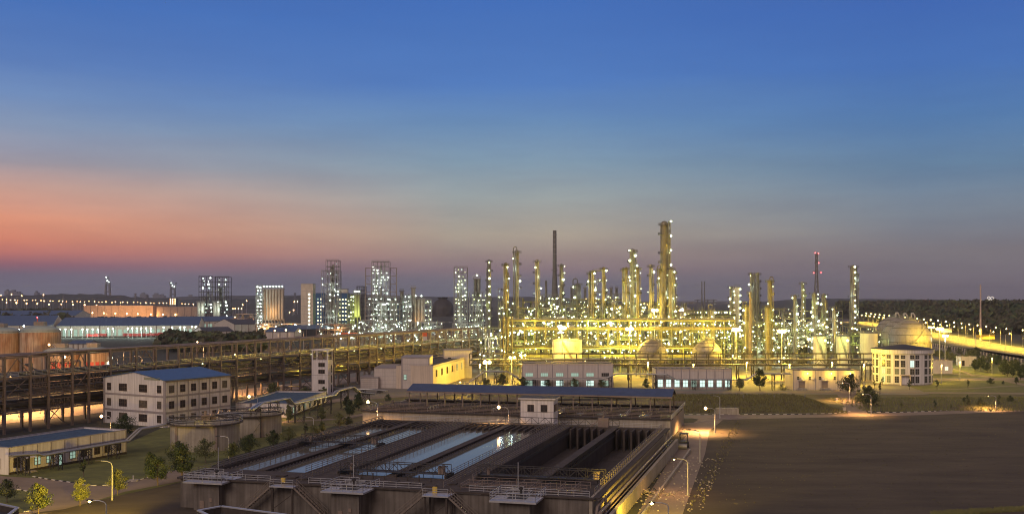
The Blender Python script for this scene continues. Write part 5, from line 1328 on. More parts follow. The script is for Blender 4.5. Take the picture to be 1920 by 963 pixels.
# coal store dome
t = thing('storage_dome', 'huge dark storage dome with a flat cap on the skyline', 'dome', (X(830, 2100), 2100, 0)); R = 23
MB().lathe(0, 0, [(R*1.02, 0), (R, 10)]+[(R*cos(a), 10+25*sin(a)) for a in (.2, .4, .6, .8, 1., 1.2)]+[(R*.36, 34.4)], 40).build('shell', steeld, t)
MB().lathe(0, 0, [(R*.36, 34.2), (R*.48, 36.2), (R*.48, 37.2), (.1, 38)], 30).build('cap', steeld, t)
# white lamps along the loading hall
lx = [(113, 617), (123, 617), (134, 617), (155, 617), (164, 617), (174, 617), (184, 617), (203, 616), (212, 616), (240, 615), (248, 615), (257, 615), (265, 615), (274, 615), (283, 615), (307, 613.5), (323, 613.5), (338, 613), (346, 613), (360, 612.5), (367, 612.5)]
for i, (px, py) in enumerate(lx):
    dd = 960; h = Z(py, dd)
    t = thing('yard_lamp', 'white yard lamp, %s from the left in front of the blue-roofed loading hall' % nth(i+1), 'yard lamp', (X(px, dd), dd, 0), 0, 'white lamps along the loading hall')
    MB().tube((0,0,0), (0,0,h), .15, 5).build('pole', galv, t); bulb(t, 0, -.3, h, eW, .6, 'bulb')
    if i % 2 == 0: light(0, -3, h-1.5, COOL, 5000, t, .5)
for i, (px, py, c) in enumerate(((36, 618, eW), (45.5, 611, eW), (100, 614, eW), (103, 617.5, eW))):
    dd = 600; h = Z(py, dd)
    t = thing('yard_lamp', 'cool lamp, %s from the left around the domes of the rusty tanks' % nth(i+1), 'yard lamp', (X(px, dd), dd, 0)); MB().tube((0,0,0), (0,0,h), .12, 5).build('pole', galv, t); bulb(t, 0, -.3, h, c, .5, 'bulb')
    light(0, -1, h+.2, COOL, 2500, t, .4)
def truck(label, px, py, ln=11, rz=0.):
    a = G(px, py); t = thing('truck', label, 'truck', (*a, 0), rz)
    MB().box(0, 2.2, -1.25, 1.25, .7, 3.4).build('cab', redp, t); MB().box(2.6, ln, -1.3, 1.3, 1.0, 3.2).build('trailer', redp, t)
    m = MB()
    for x in (1., 4.5, ln-2.6, ln-1.2):
        for y in (-1.2, .8): m.tube((x, y, .55), (x, y+.4, .55), .55, 10)
    m.build('wheel', darkm, t); MB().box(-.03, 0, -1.05, 1.05, 2., 3.1).build('windscreen', glassd, t)
for i, (px, py) in enumerate(((163, 632), (178, 631), (232, 630.5), (243, 631), (268, 630.5), (280, 630), (297, 629), (306, 628.5))):
    truck('red truck, %s from the left in the yard before the loading hall' % nth(i+1), px, py+.5)
# orange lamps before the brown warehouse
for i, px in enumerate((152, 173.5, 195, 216.5, 238, 258.5, 283, 305.5, 329)):
    dd = 1745; h = Z(585.5+i*.55, dd); t = thing('street_lamp', 'orange lamp, %s from the left along the foot of the brown warehouse' % nth(i+1), 'street lamp', (X(px, dd), dd, 0), 0, 'orange lamps along the brown warehouse')
    MB().tube((0,0,0), (0,0,h), .3, 5).build('pole', galv, t); bulb(t, 0, -.5, h, eO, 1.1, 'bulb'); light(0, 8, h-2, ORG, 22000, t, 1.)
# distant street lamps, left
rnd = random.Random(77); far = []
for i in range(46):
    px = 3+i*8.2+rnd.uniform(-2.5, 2.5); far.append((px, 561.5+px*.022+rnd.uniform(-.8, .8), 2600, rnd.uniform(.9, 1.6)))
for px, py, dd, r in ((12.5, 567, 2400, 1.8), (31, 567.5, 2400, 2.8), (50, 568.5, 2400, 2.3), (70, 569, 2400, 2.), (92, 570, 2400, 2.2), (115, 570, 2400, 1.6), (137, 571, 2400, 2.), (159, 571.5, 2400, 2.6), (181, 572, 2400, 1.8), (226, 572.5, 2400, 1.4)): far.append((px, py, dd, r))
for px, py in ((2, 553), (22, 551.5), (41, 554), (81.5, 552.5), (455, 571), (437, 578.5), (441, 578), (447, 578), (453, 578.5), (461, 590.5), (543, 585), (550.5, 581), (462.5, 563.5), (552, 565), (558, 565), (712, 590), (837, 600), (830, 598), (842, 594), (464, 592), (470, 589), (476, 591)): far.append((px, py, 2300, 1.5))
for i, (px, py, dd, r) in enumerate(sorted(far)):
    z = Z(py, dd); g = 0
    t = thing('distant_lamp', 'tiny orange lamp on the left plain, %s from the left edge' % nth(i+1), 'street lamp', (X(px, dd), dd, 0), 0, 'tiny orange lamps on the left plain')
    MB().tube((0,0,min(0, z-12)), (0,0,z), .25, 4).build('pole', galv, t); bulb(t, 0, -.4, z, eO, r*.62, 'bulb')
# cable-stayed bridge pylons and power pylons
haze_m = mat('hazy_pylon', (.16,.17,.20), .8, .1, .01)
def bridge_pylon(label, px, d, ptop, wb_, wt, cable):
    h = Z(ptop, d); t = thing('bridge_pylon', label, 'bridge pylon', (X(px, d), d, 0)); m = MB()
    for s in (-1, 1): m.bar((s*wb_, 0, 0), (s*wt, 0, h*.8), 7, 7); m.bar((s*wt, 0, h*.8), (s*wt*(.3 if not cable else 1.9), 0, h), 4, 4)
    for u in (.3, .5, .72): q = wb_+(wt-wb_)*u/.8; m.bar((-q, 0, h*u), (q, 0, h*u), 5, 5)
    m.build('tower_leg', haze_m, t)
    if cable:
        m = MB(); pts = [(-wt*1.9, h), (-wt*.9, h*.82), (0, h*.78), (wt*.9, h*.82), (wt*1.9, h)]
        for a, b_ in zip(pts, pts[1:]): m.bar((a[0], 0, a[1]), (b_[0], 0, b_[1]), 2.2)
        m.build('cable', haze_m, t)
    for x, u in ((-wt*.6, .97), (wt, .82), (0, .86)): bulb(t, x, -6, h*u, eW, 1.8)
    for u in (.05, .12): bulb(t, wb_, -6, h*u, eW, 1.8)
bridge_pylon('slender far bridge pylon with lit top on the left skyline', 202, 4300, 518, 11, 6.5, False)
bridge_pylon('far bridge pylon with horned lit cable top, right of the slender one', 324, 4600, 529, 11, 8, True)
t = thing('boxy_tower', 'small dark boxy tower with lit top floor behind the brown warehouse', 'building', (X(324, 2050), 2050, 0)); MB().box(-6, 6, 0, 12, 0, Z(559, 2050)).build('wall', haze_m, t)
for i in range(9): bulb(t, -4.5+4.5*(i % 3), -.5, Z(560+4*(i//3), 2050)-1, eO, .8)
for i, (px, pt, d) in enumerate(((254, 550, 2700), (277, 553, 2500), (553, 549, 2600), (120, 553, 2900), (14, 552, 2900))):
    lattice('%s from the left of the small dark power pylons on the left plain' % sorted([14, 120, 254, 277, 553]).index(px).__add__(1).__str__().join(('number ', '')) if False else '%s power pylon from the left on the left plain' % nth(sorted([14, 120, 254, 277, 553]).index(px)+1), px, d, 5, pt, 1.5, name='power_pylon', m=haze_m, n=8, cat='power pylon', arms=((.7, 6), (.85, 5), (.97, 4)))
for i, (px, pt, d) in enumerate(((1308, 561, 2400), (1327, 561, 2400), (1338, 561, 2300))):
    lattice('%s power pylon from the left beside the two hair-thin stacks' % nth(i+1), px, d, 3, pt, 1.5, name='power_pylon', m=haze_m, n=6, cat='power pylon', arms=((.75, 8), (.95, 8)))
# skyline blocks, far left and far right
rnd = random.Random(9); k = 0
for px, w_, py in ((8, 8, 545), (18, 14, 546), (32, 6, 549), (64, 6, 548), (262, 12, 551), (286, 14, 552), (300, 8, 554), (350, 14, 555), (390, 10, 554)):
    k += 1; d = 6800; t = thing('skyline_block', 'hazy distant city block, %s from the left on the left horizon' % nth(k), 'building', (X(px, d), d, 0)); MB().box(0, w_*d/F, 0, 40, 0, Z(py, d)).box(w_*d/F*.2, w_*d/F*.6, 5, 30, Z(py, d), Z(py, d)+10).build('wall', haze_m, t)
t = thing('bridge_arch', 'tiny white-lit double arch on the right horizon', 'bridge', (X(1857, 4300), 4300, Z(560, 4300))); m = MB()
for s in (-1, 1):
    P = [(s*6.5+6*cos(a), 0, 9*sin(a)) for a in [pi*i/8 for i in range(9)]]
    for a, b_ in zip(P, P[1:]): m.bar(a, b_, 1.6)
m.box(-14, 14, -1, 1, -5, -1); m.build('arch', emit('arch_glow', (1., .9, .75), 1.2), t)
for i, (px, c) in enumerate(((1710, eW), (1735, eR), (1741, eR))):
    t = thing('distant_beacon', 'small glowing beacon on the right horizon, %s of three from the left' % nth(i+1), 'beacon', (X(px, 4000), 4000, Z(563, 4000)-4)); MB().tube((0,0,-20), (0,0,3), .6, 5).build('pole', steel, t); bulb(t, 0, 0, 3.5, c, 2.2)

# ------------------------------------------------------------------ highway lamps
def hx(y, off):
    for (xa, ya), (xb, yb) in zip(HC, HC[1:]):
        if ya <= y <= yb: return xa+(xb-xa)*(y-ya)/(yb-ya)+off
    return HC[-1][0]+off
i = 0; y = 600.
while y < 1560:
    i += 1; y += 26+y*.010
    street_lamp('sodium lamp on the far kerb of the yellow highway, %s from the near end' % nth(i), hx(y, 21.5), y, 13, pi, eY, 70000 if y < 1200 else 80000, 'far kerb highway lamps', arm=3.5, hr=.42 if y < 1000 else .6)
    street_lamp('sodium lamp on the median side of the yellow highway, %s from the near end' % nth(i), hx(y+9, -3), y+9, 11.5, 0, eY, 70000 if y < 1200 else 80000, 'median highway lamps', arm=2.5, hr=.38 if y < 1000 else .55)
# signs, guard hut, wall along the highway
t = thing('road_sign', 'yellow rectangular overhead road sign beside the highway', 'road sign', (X(1829, 780), 780, 0)); MB().tube((0,0,0), (0,0,8.5), .2, 8).tube((0,0,8.), (10,0,8.), .15, 8).build('post', galv, t); MB().box(4.5, 14, -.2, -.05, 6, 9.4).box(0.2, 3.8, -.2, -.05, 7, 9).build('panel', yelp, t)
t = thing('road_sign', 'smaller pale sign beside the highway near the floodlight masts', 'road sign', (X(1770, 950), 950, 0)); MB().tube((0,0,0), (0,0,8), .2, 8).build('post', galv, t); MB().box(-3, 7, -.2, -.05, 5.2, 9).build('panel', shell, t)
b = building('gate_house', 'flat-roofed pinkish gate house beside the highway wall', 'gate house', (X(1802, 560), 560), .03, 8.2, 6, 5.2, beige, steelb, par=.3, trim=steelb); win(b, 'front', 8.2, 6, 1.2, .5, 1.2, 2.6, glassd, 1, 1)
b = building('guard_hut', 'tiny guard hut on the highway verge', 'hut', (X(1787, 620), 620), .05, 3.6, 3.5, 3.4, steelb, darkroof, par=.2)
t = thing('boundary_wall', 'long low boundary wall with piers and dark railings beside the highway', 'wall', (0, 0, 0))
pts = [G(1742, 652), G(1800, 663), G(1850, 673), G(1930, 689)]
m = MB(); pr = MB(); rl_ = MB()
for a, c in zip(pts, pts[1:]):
    m.bar((*a, .9), (*c, .9), .35, 1.8)
    va, vc = Vector((*a, 0)), Vector((*c, 0)); n = int((vc-va).length/6)
    for i in range(n): p = va.lerp(vc, i/n); pr.box(p.x-.35, p.x+.35, p.y-.35, p.y+.35, 0, 4.0)
    rl_.bar((*a, 3.4), (*c, 3.4), .12); rl_.bar((*a, 2.1), (*c, 2.1), .12)
    n = int((vc-va).length/.7)
    for i in range(n): p = va.lerp(vc, i/n); rl_.bar((p.x, p.y, 1.8), (p.x, p.y, 3.6), .07)
m.build('base_wall', conc, t); pr.build('pier', cream, t); rl_.build('railing', steeld, t)
# vent stacks on the knoll left of the highway
for i, (px, hh) in enumerate(((1680, 9), (1695, 7.5), (1709, 8))):
    d = 700; t = thing('vent_pipe', 'hooked cream vent pipe, %s of three above the ball tanks' % nth(i+1), 'vent pipe', (X(px, d), d, 0)); z = Z(594, d)
    MB().path([(0, 0, 0), (0, 0, z+hh*.3), (1.2, 0, z+hh*.3), (2.2, 0, z+hh*.1), (2.2, 0, z-2)], .5, 8).build('pipe', shell, t)
# ------------------------------------------------------------------ floodlight masts
def mast(label, px, pl, d, p, lit=None, n=5): return mast_lamp(label, X(px, d), d, Z(pl, d), p, lit, n)
mast('bright sodium floodlight mast behind the golden tank', 1054, 613, 487, 90000)
mast('bright sodium floodlight mast left of the left half-lit ball tank', 1180, 615, 500, 110000)
mast('bright sodium floodlight mast right of the right half-lit ball tank', 1380, 616, 485, 110000)
mast('bright sodium floodlight mast below the looped pipe column', 1466, 619, 480, 110000)
mast('brightest floodlight mast, standing against the largest ball tank', 1746, 612, 590, 12000, n=6)
mast('floodlight mast just right of the brightest one, rising behind the grey shed', 1762, 615, 530, 60000, n=6)
mast('cool white floodlight lower down between highway and ball tanks', 1772, 628, 560, 9000, eW, 3)
mast('sodium floodlight high between the tall column groups', 1227, 580, 545, 22000, n=3)
mast('sodium floodlight beside the white domed tank', 1277, 580, 660, 16000, n=3)
mast('sodium floodlight at the left foot of the bright plant', 979, 664, 470, 16000, n=3)
mast('sodium floodlight left of the teal-windowed workshop, above the pale pipes', 959, 668, 455, 14000, n=3)
mast('lowest sodium floodlight over the yellow yard beside the workshop wing', 912, 677, 440, 26000, n=3)
# ------------------------------------------------------------------ street lamps in the foreground
SL = street_lamp
def sl(label, pxh, pyh, pyb, lit=None, power=0, ang=pi, arm=2.2, hr=.24, aim=None):
    d = D(pyb); h = Z(pyh, d); x = X(pxh, d)-cos(ang)*(arm+.3); return SL(label, x, d, h, ang, lit, power, arm=arm, hr=hr, aim=aim)
sl('lit street lamp at the very bottom left, leaning over the junction', 168, 937, 1008, eY, 85000, aim=(-84, 193, 84))
sl('unlit curved street lamp standing at the lower left junction', 184, 863, 937)
sl('unlit street lamp before the first round basin', 408, 817, 860)
sl('unlit street lamp on the lawn right of the round basins', 570, 781, 814)
sl('lit orange street lamp beside the white three-storey building and its bush', 190, 779, 808, eO, 36000, hr=.42)
sl('lit orange street lamp right of the white three-storey building, above the basins', 467, 742, 790, eO, 24000, hr=.42)
sl('lit orange street lamp at the left end of the long canopy', 690, 752, 815, eO, 34000, ang=pi, hr=.42)
sl('lit orange street lamp on the aeration deck left of the white cabin', 935, 762, 827.7, eO, 12000, hr=.42)
sl('lit orange street lamp at the turning by the grass bank', 1323, 764, 811, eO, 30000, hr=.42)
sl('unlit grey street lamp behind the lit one at the turning', 1334, 741, 784)
sl('unlit street lamp halfway down the dirt road', 1291, 805, 866)
sl('dim lit street lamp with a tall curved pole on the dirt road', 1264, 859, 928, eO, 1500, hr=.16)
sl('lit street lamp at the bottom edge of the dirt road', 1222, 941, 1008, eY, 65000, aim=(27, 200, 78), hr=.26)
sl('lit orange lamp behind the pipe rack near the rusty tanks', 121, 668, 740, eO, 150000, hr=.5, aim=(X(95, 480), 480, 130))
sl('lit orange lamp behind the pipe rack at the upper left road', 222, 653.5, 705, eO, 30000, hr=.5)
sl('largest lit orange lamp above the pipe rack near the blue roof', 255, 667, 722, eO, 50000, hr=.6)
sl('lit orange lamp inside the pipe rack right of the blue roof', 441, 665, 742, eO, 40000, hr=.5)
sl('cool white lamp by the red-panelled tank', 210, 670, 712, eW, 8000, hr=.4)
sl('pale lamp before the second tall rusty tank', 92, 645, 750, eO, 130000, hr=.4, aim=(X(60, 490), 490, 120))
sl('lit orange lamp above the dark shed, right one of three', 562, 620, 662, eO, 12000, hr=.6)
sl('lit orange lamp above the dark shed, middle one of three', 536, 618, 655, eO, 12000, hr=.6)
sl('lit orange lamp above the dark shed, left one of three', 515, 619, 655, eO, 8000, hr=.5)
sl('lit orange lamp before the orange-edged canopy', 654, 623, 655, eO, 9000, hr=.5)
sl('pair lamp, left cool white one above the far end of the pipe rack', 858, 614, 640, eW, 3000, hr=.55)
sl('pair lamp, right cool white one above the far end of the pipe rack', 867, 613.5, 640, eW, 3000, hr=.55)
sl('dimly lit street lamp on the kerbed lane, right of the round building', 1853, 741, 768, eO, 9000, hr=.1)
sl('dimly lit lamp standing at the foot of the ramp', 1618, 738, 778, eO, 9000, hr=.1)
sl('dimly lit lamp before the cream workshop', 1580, 717, 752, eO, 12000, hr=.1)
sl('unlit lamp near the ramp top beside the cream workshop', 1557, 702, 730)
sl('lit lamp by the pipes at the corner of the yellow-lit wing', 863, 715, 745, eY, 5000)
for i, (px, py, pb) in enumerate(((60, 700, 775), (20, 705, 782), (150, 690, 760), (370, 640, 728))):
    sl('hidden orange road lamp behind the pipe rack, %s' % ('under the left tanks', 'by the left edge', 'below the domed tanks', 'above the blue roof')[i], px, py, pb, eO, 45000, hr=.3)
# lit yards in the plant seen between the racks (lamps on the rack posts)
for i, px in enumerate((900, 1000, 1100, 1215, 1300, 1400, 1480, 1560, 1620)):
    d = 436+ (i % 2)*14; t = thing('wall_lamp_post', 'low sodium post lamp in the yard behind the workshops, %s from the left' % nth(i+1), 'lamp post', (X(px, d), d, 0)); MB().tube((0,0,0), (0,0,8.6), .1, 6).build('pole', galv, t); bulb(t, 0, -.3, 8.7, eY, .3); light(0, -.8, 8., SOD, 11000, t)
for i, (px, d) in enumerate(((1655, 474), (1800, 470), (1860, 500), (1765, 448))):
    t = thing('wall_lamp_post', 'low sodium post lamp on the lawns, %s' % ('at the left flank of the round building', 'among the pale trees', 'beside the curving lane', 'in front of the grey shed')[i], 'lamp post', (X(px, d), d, 0)); MB().tube((0,0,0), (0,0,7.6), .1, 6).build('pole', galv, t); bulb(t, 0, -.3, 7.7, eY, .22); light(0, -.8, 7., SOD, 3500, t)

for i, px in enumerate((1547, 1589)):
    t = thing('tank_floodlight', 'cool floodlight on a post before the %s slim white tank' % ('left', 'right')[i], 'floodlight', (X(px, 531), 531, 0)); MB().tube((0,0,0), (0,0,14.6), .12, 6).build('pole', galv, t); bulb(t, 0, -.2, 14.8, eG, .5); light(-.5, .6, 14.8, GRN, 2200, t)
# ------------------------------------------------------------------ trees
TV = {}
def tree_meshes(seed, shape):
    rnd = random.Random(seed); tr = MB(); cr = MB()
    # unit tree: height 1, crown half-width about .26
    hw = {'round': .27, 'tall': .20, 'wide': .38, 'bush': .5, 'slim': .13}[shape]; c0 = {'round': .24, 'tall': .2, 'wide': .28, 'bush': .02, 'slim': .3}[shape]
    tr.tube((0,0,-.02), (.01,0,.45), .018, 7, 0, .011); tr.tube((.01,0,.45), (0,0,.85), .011, 6, 0, .003)
    cl = []
    for i in range(16 if shape != 'slim' else 9):
        u = (i+.5)/16 if shape != 'slim' else (i+.5)/9; z = c0+(1-c0)*u*.93; rr = hw*(sin(pi*min(1, (u*.82+.16)))**.7)
        for k in range(3 if shape != 'slim' else 2):
            a = rnd.uniform(0, 6.28); q = rr*rnd.uniform(.25, .95); q *= 1+.25*sin(2*a+seed); c = (q*cos(a), q*sin(a), z+rnd.uniform(-.05, .05)); cl.append((c, rr*rnd.uniform(.22, .55)+.015, rnd.choice((0, 0, 1, 2))))
            if k == 0: tr.tube((0, 0, max(.1, z-.16)), c, .006, 4, 0, .002)
    for c, R, mi in cl:
        for _ in range(78):
            n = Vector((rnd.gauss(0,1), rnd.gauss(0,1), rnd.gauss(0,.8))); n.normalize(); p = Vector(c)+n*R*rnd.uniform(.5, 1.05)
            s = rnd.uniform(.012, .024); a = Vector((rnd.gauss(0,1), rnd.gauss(0,1), rnd.gauss(0,1))).normalized()*s; b_ = a.cross(n).normalized()*s*.8
            cr.add([p-a, p-b_, p+a, p+b_], [(0,1,2,3)], mi if rnd.random() < .8 else rnd.choice((0, 1, 2)))
    return tr.mesh('trunk', bark), cr.mesh('crown', [leafa, leafb, leafc]), cr.mesh('crown', [leafc, leafa, leafc]), cr.mesh('crown', [leafb, leafb, leafa])
for sh in ('round', 'tall', 'wide', 'bush', 'slim'): TV[sh] = [tree_meshes(s, sh) for s in range(3)]
tn = [0]
def tree(label, px, pyb, pyt, shape='round', tone=0, cat='tree', group=None, wide=1., d=None):
    d = d or D(pyb); h = Z(pyt, d); tn[0] += 1; v = TV[shape][tn[0] % 3]
    t = thing('tree' if shape != 'bush' else 'bush', label, cat if shape != 'bush' else 'bush', (X(px, d), d, 0), tn[0]*1.7, group)
    a = ob('trunk', v[0], t); b_ = ob('crown', v[1+tone], t)
    for o in (a, b_): o.scale = (h*wide, h*wide, h)
for lab, px, b_, tp, sh, tone in [
    ('broad dark-leaved tree at the left edge of the junction', 13, 942, 897, 'wide', 0),
    ('leafy young tree second from the left at the bottom', 72, 965, 903, 'round', 0),
    ('small round-headed tree on a thin stem beside the junction', 150, 948, 895, 'round', 2),
    ('bright-topped tree right of the tall unlit street lamp', 220, 927, 877, 'round', 2),
    ('dark tree on the lawn edge, left of the pair by the lane', 282, 890, 846, 'round', 1),
    ('large dark tree by the lane, right of the pair', 296, 910, 855, 'wide', 1),
    ('dark tree at the left corner of the settling tanks', 341, 897, 830, 'round', 1),
    ('pale-lit bushy tree in front of the first round basin', 333, 868, 826, 'wide', 0),
    ('pale-lit tree with light crown before the middle of the first basin', 386, 868, 822, 'wide', 2),
    ('round bush-like tree between the two round basins', 437, 862, 828, 'wide', 0),
    ('dark round tree below the second round basin', 468, 856, 812, 'wide', 1),
    ('dark tree right of the second round basin', 513, 840, 806, 'wide', 1),
    ('pale flower-like tree glowing beside the tank railing', 541, 832, 800, 'wide', 2),
    ('thin sapling left of the unlit lamp on the lawn', 573, 822, 790, 'slim', 0),
    ('pale-lit leaning bush just right of the unlit lawn lamp', 588, 822, 795, 'wide', 2),
    ('small round tree on the lawn before the tank railing', 604, 812, 789, 'round', 1),
    ('round-topped tree lit on its right side beside the tank railing', 636, 803, 772, 'round', 2),
    ('dark shrub tree near the far end of the tank railing', 652, 800, 780, 'wide', 1),
    ('tall yellowish tree on the lawn before the flat-roofed workshop', 603, 790, 760, 'tall', 2),
    ('yellowish slim tree at the corner of the flat-roofed workshop', 541, 792, 757, 'tall', 2),
    ('dark tree behind the orange lamp at the canopy end', 656, 783, 748, 'round', 1),
    ('small dark tree at the end of the flat-roofed workshop', 650, 766, 742, 'round', 1),
    ('dark bushy tree at the left flank of the white three-storey building', 234, 822, 776, 'wide', 1),
    ('pale-lit bush at the foot of the orange lamp by the white building', 216, 818, 790, 'bush', 2),
    ('leafy tree standing against the foot of the pipe rack', 512, 752, 716, 'wide', 0),
    ('yellow-green bush above the flat-roofed workshop roof', 571, 742, 724, 'bush', 2),
    ('small tree above the right end of the flat-roofed workshop', 608, 748, 724, 'round', 0),
    ('spindly small tree in front of the long low workshop', 157, 893, 858, 'slim', 1),
    ('dark tree right of the orange lamp near the canopy end', 672, 770, 735, 'round', 1),
    ('bushy tree under the left part of the long canopy', 727, 752, 738, 'bush', 1)]: tree(lab, px, b_, tp, sh, tone, wide=1.15)
for i, (px, b_, tp, sh, tone) in enumerate([(910, 735, 708, 'wide', 0), (941, 728, 700, 'wide', 1), (979, 730, 706, 'wide', 1), (1026, 728, 709, 'wide', 1), (1077, 729, 708, 'wide', 0), (1128, 728, 709, 'wide', 2), (1211, 730, 708, 'tall', 0), (1387, 732, 708, 'wide', 2), (1425, 732, 690, 'round', 1), (1467, 731, 718, 'bush', 0), (1230, 730, 712, 'slim', 0), (1640, 727, 712, 'slim', 0)]):
    tree('tree, %s from the left in the row before the white workshops' % nth(i+1), px, b_, tp, sh, tone, group='trees before the white workshops', wide=1.2)
rt = [(1751, 669, 655, 2), (1757, 672, 656, 2), (1765, 674, 656, 2), (1775, 677, 657, 2), (1784, 679, 660, 2), (1793, 681, 662, 2), (1803, 683, 663, 2), (1812, 686, 662, 2), (1822, 680, 655, 0), (1830, 676, 650, 0), (1780, 664, 650, 0), (1798, 667, 652, 0), (1816, 670, 654, 0), (1828, 696, 672, 1), (1838, 694, 670, 1), (1851, 698, 678, 1), (1843, 686, 665, 0), (1858, 684, 662, 0), (1866, 683, 663, 1), (1872, 688, 664, 1), (1880, 702, 680, 1), (1889, 706, 682, 1), (1884, 692, 671, 1), (1899, 707, 688, 1), (1908, 700, 678, 1), (1913, 712, 690, 1), (1919, 704, 684, 1), (1896, 693, 674, 0), (1905, 690, 672, 0), (1925, 696, 676, 1), (1930, 716, 692, 1)]
for i, (px, b_, tp, tone) in enumerate(sorted(rt)):
    tree('round-crowned tree, %s from the left in the grove by the highway wall' % nth(i+1), px, b_, tp, 'wide' if i % 3 else 'round', tone, group='grove by the highway wall', wide=1.1)
rs = [(1595, 742, 700, 'wide', 1), (1628, 765, 722, 'wide', 0), (1612, 752, 735, 'bush', 2), (1650, 735, 715, 'slim', 1), (1757, 730, 710, 'slim', 2), (1815, 728, 710, 'slim', 2), (1858, 722, 708, 'wide', 1), (1881, 721, 713, 'round', 1), (1906, 720, 706, 'round', 1), (1690, 768, 752, 'slim', 2), (1753, 767, 748, 'slim', 0), (1815, 764, 739, 'slim', 2), (1838, 764, 745, 'round', 2), (1846, 763, 753, 'bush', 2), (1873, 762, 738, 'slim', 2), (1903, 760, 750, 'bush', 2), (1808, 758, 744, 'round', 0), (1895, 757, 741, 'wide', 0), (1640, 762, 738, 'wide', 0), (1783, 766, 755, 'slim', 2), (1655, 722, 705, 'slim', 1), (1705, 730, 710, 'slim', 1)]
for i, (px, b_, tp, sh, tone) in enumerate(sorted(rs)):
    tree('sapling or shrub, %s from the left on the ground around the round building' % nth(i+1), px, b_, tp, sh, tone, group='saplings around the round building', wide=1.2)

# ------------------------------------------------------------------ odd things in the foreground
t = thing('road_roller', 'small dark road roller parked on the dirt road', 'road roller', (X(1282, 256), 256, 0), -.25)
MB().box(-.9, .9, -1.2, 1.4, .7, 1.7).box(-.8, .8, -2.4, -1.2, .7, 1.4).build('body', darkm, t)
m = MB()
for x in (-.85, .85):
    for y in (-.9, .9): m.bar((x, y, 1.7), (x, y, 3.4), .12)
m.box(-1.05, 1.05, -1.1, 1.1, 3.4, 3.5); m.build('cab_frame', yelp if False else darkm, t)
MB().tube((-1, -2.2, .7), (1, -2.2, .7), .7, 16).build('drum', steel, t)
for s in (-1, 1): MB().tube((s*.75, 1., .75), (s*1.15, 1., .75), .75, 16).build('wheel', darkm, t)
t = thing('debris_heap', 'heap of broken planks and torn sheeting at the bottom of the dirt road', 'rubble heap', (X(1215, 196), 196, 0)); rnd = random.Random(4); m = MB()
for i in range(70):
    a = rnd.uniform(0, 6.28); q = rnd.uniform(0, 5); p = Vector((q*cos(a)*1.5, q*sin(a), rnd.uniform(0, .6))); m.bar(p, p+Vector((rnd.uniform(-1.4, 1.4), rnd.uniform(-1, 1), rnd.uniform(-.3, .5))), .2, .06, rnd.randrange(3))
m.build('plank', [cream, conc, darkm], t)
rnd = random.Random(14); m = MB()
for i in range(260):
    x = X(rnd.uniform(1180, 1285), 200); y = rnd.uniform(180, 240); x = TP(80+rnd.uniform(0, 14), y-186)[0]; r = rnd.uniform(.06, .28)
    m.ball((x, y, .04), r, 0, 6, 4, .7)
tag(m.build('gravel_scatter', conc), 'loose stones scattered along the dirt road', None, None, 'stuff')
def parapet(label, pts, h, z0=0):
    t = thing('roof_parapet_building', label, 'building', (pts[0][0], pts[0][1], 0)); P = [(x-pts[0][0], y-pts[0][1]) for x, y in pts]; m = MB(); c = MB()
    for a, b_ in zip(P, P[1:]+P[:1]): m.bar((*a, h/2), (*b_, h/2), .3, h); c.bar((*a, h+.08), (*b_, h+.08), .5, .16)
    m.build('wall', concd, t); c.build('coping', galv, t); m = MB(); m.add([(x, y, h-.9) for x, y in P], [(0,1,2,3)]); m.build('roof', darkroof, t)
parapet('roof edge of a small building cut by the bottom edge, left of centre', [G(372, 957, 6), G(415, 949, 6), G(560, 968, 6), G(480, 1010, 6)], 6.)
parapet('roof edge of a small building in the bottom left corner', [G(-60, 950, 6), G(-10, 943, 6), G(33, 952, 6), G(-10, 985, 6)], 6.)
t = thing('well_cover', 'round manhole with white rim on the lower left lawn', 'manhole', (*G(250, 901), 0)); MB().lathe(0, 0, [(.02, .3), (1.0, .3), (1.2, 0)], 16).build('rim', conc, t); MB().tube((0,0,.3), (0,0,1.1), .14, 8).build('hydrant', shell, t)
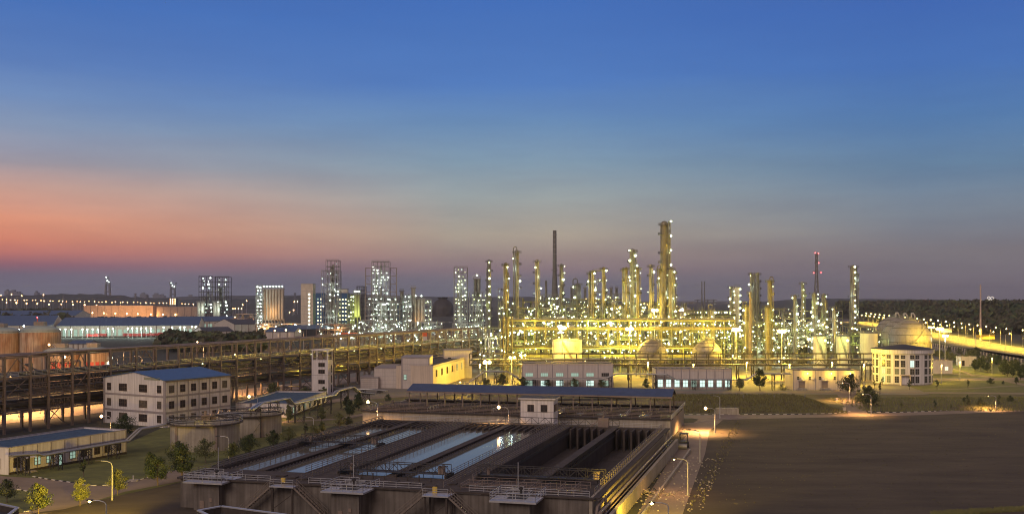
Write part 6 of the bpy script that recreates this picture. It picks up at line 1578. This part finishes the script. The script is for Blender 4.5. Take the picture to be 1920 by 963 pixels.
t = thing('transformer_box', 'low pale concrete box at the foot of the grass bank', 'concrete box', (*G(1345, 777), 0)); MB().box(0, 6.6, 0, 3, 0, 1.9).build('wall', conc, t); m = MB().rail([(0, 0, 1.9), (6.6, 0, 1.9)], .5, 0, .6, .06, 1); m.build('rail', steel, t)
for i, (px, pb) in enumerate(((1381, 772), (1583, 769), (1569, 751))):
    t = thing('marker_block', ['small pale marker block right of the low concrete box', 'small pale marker block at the ramp kerb', 'small pale marker block halfway up the ramp'][i], 'marker', (*G(px, pb), 0)); MB().box(-.4, .4, -.3, .3, 0, .9).box(-.5, .5, -.4, .4, .9, 1.0).build('block', cream, t)
for i in range(3):
    t = thing('bank_marker_post', 'thin marker post, %s from the left standing on the grass bank' % nth(i+1), 'marker post', (*G((1394, 1452, 1509)[i], 756), 1.2)); MB().tube((0,0,0), (0,0,1.6), .07, 6).box(-.25, .25, -.05, .05, 1.1, 1.7).build('post', steel, t)
t = thing('lawn_path', 'thin pale path across the lawn right of the grey shed', 'path', (0, 0, 0)); bpy.data.objects.remove(t)
strip('path', GP((1780, 700), (1840, 704), (1880, 712), (1925, 722)), 4, .07, dirtroad); strip('path', GP((1782, 690), (1808, 697), (1826, 705)), 2, .075, dirtroad)
strip('path', GP((1620, 729), (1700, 731), (1800, 729), (1880, 724), (1940, 722)), 2.2, .075, dirtroad)
print('LIGHTS', NL[0], 'OBJ', len(bpy.data.objects))
# ------------------------------------------------------------------ evening haze over the plain
m = bpy.data.materials.new('haze_air'); m.use_nodes = True; t_ = m.node_tree; t_.nodes.clear()
pv = t_.nodes.new('ShaderNodeVolumePrincipled'); out = t_.nodes.new('ShaderNodeOutputMaterial')
pv.inputs['Color'].default_value = (.86, .88, .95, 1); pv.inputs['Density'].default_value = .00007; pv.inputs['Anisotropy'].default_value = .2
t_.links.new(pv.outputs[0], out.inputs['Volume'])
hz = MB().box(-9600, 9600, -700, 12600, -3, 150).build('haze', m); hz['kind'] = 'stuff'; hz['label'] = 'thin evening haze over the whole plain'
SC.cycles.volume_bounces = 0
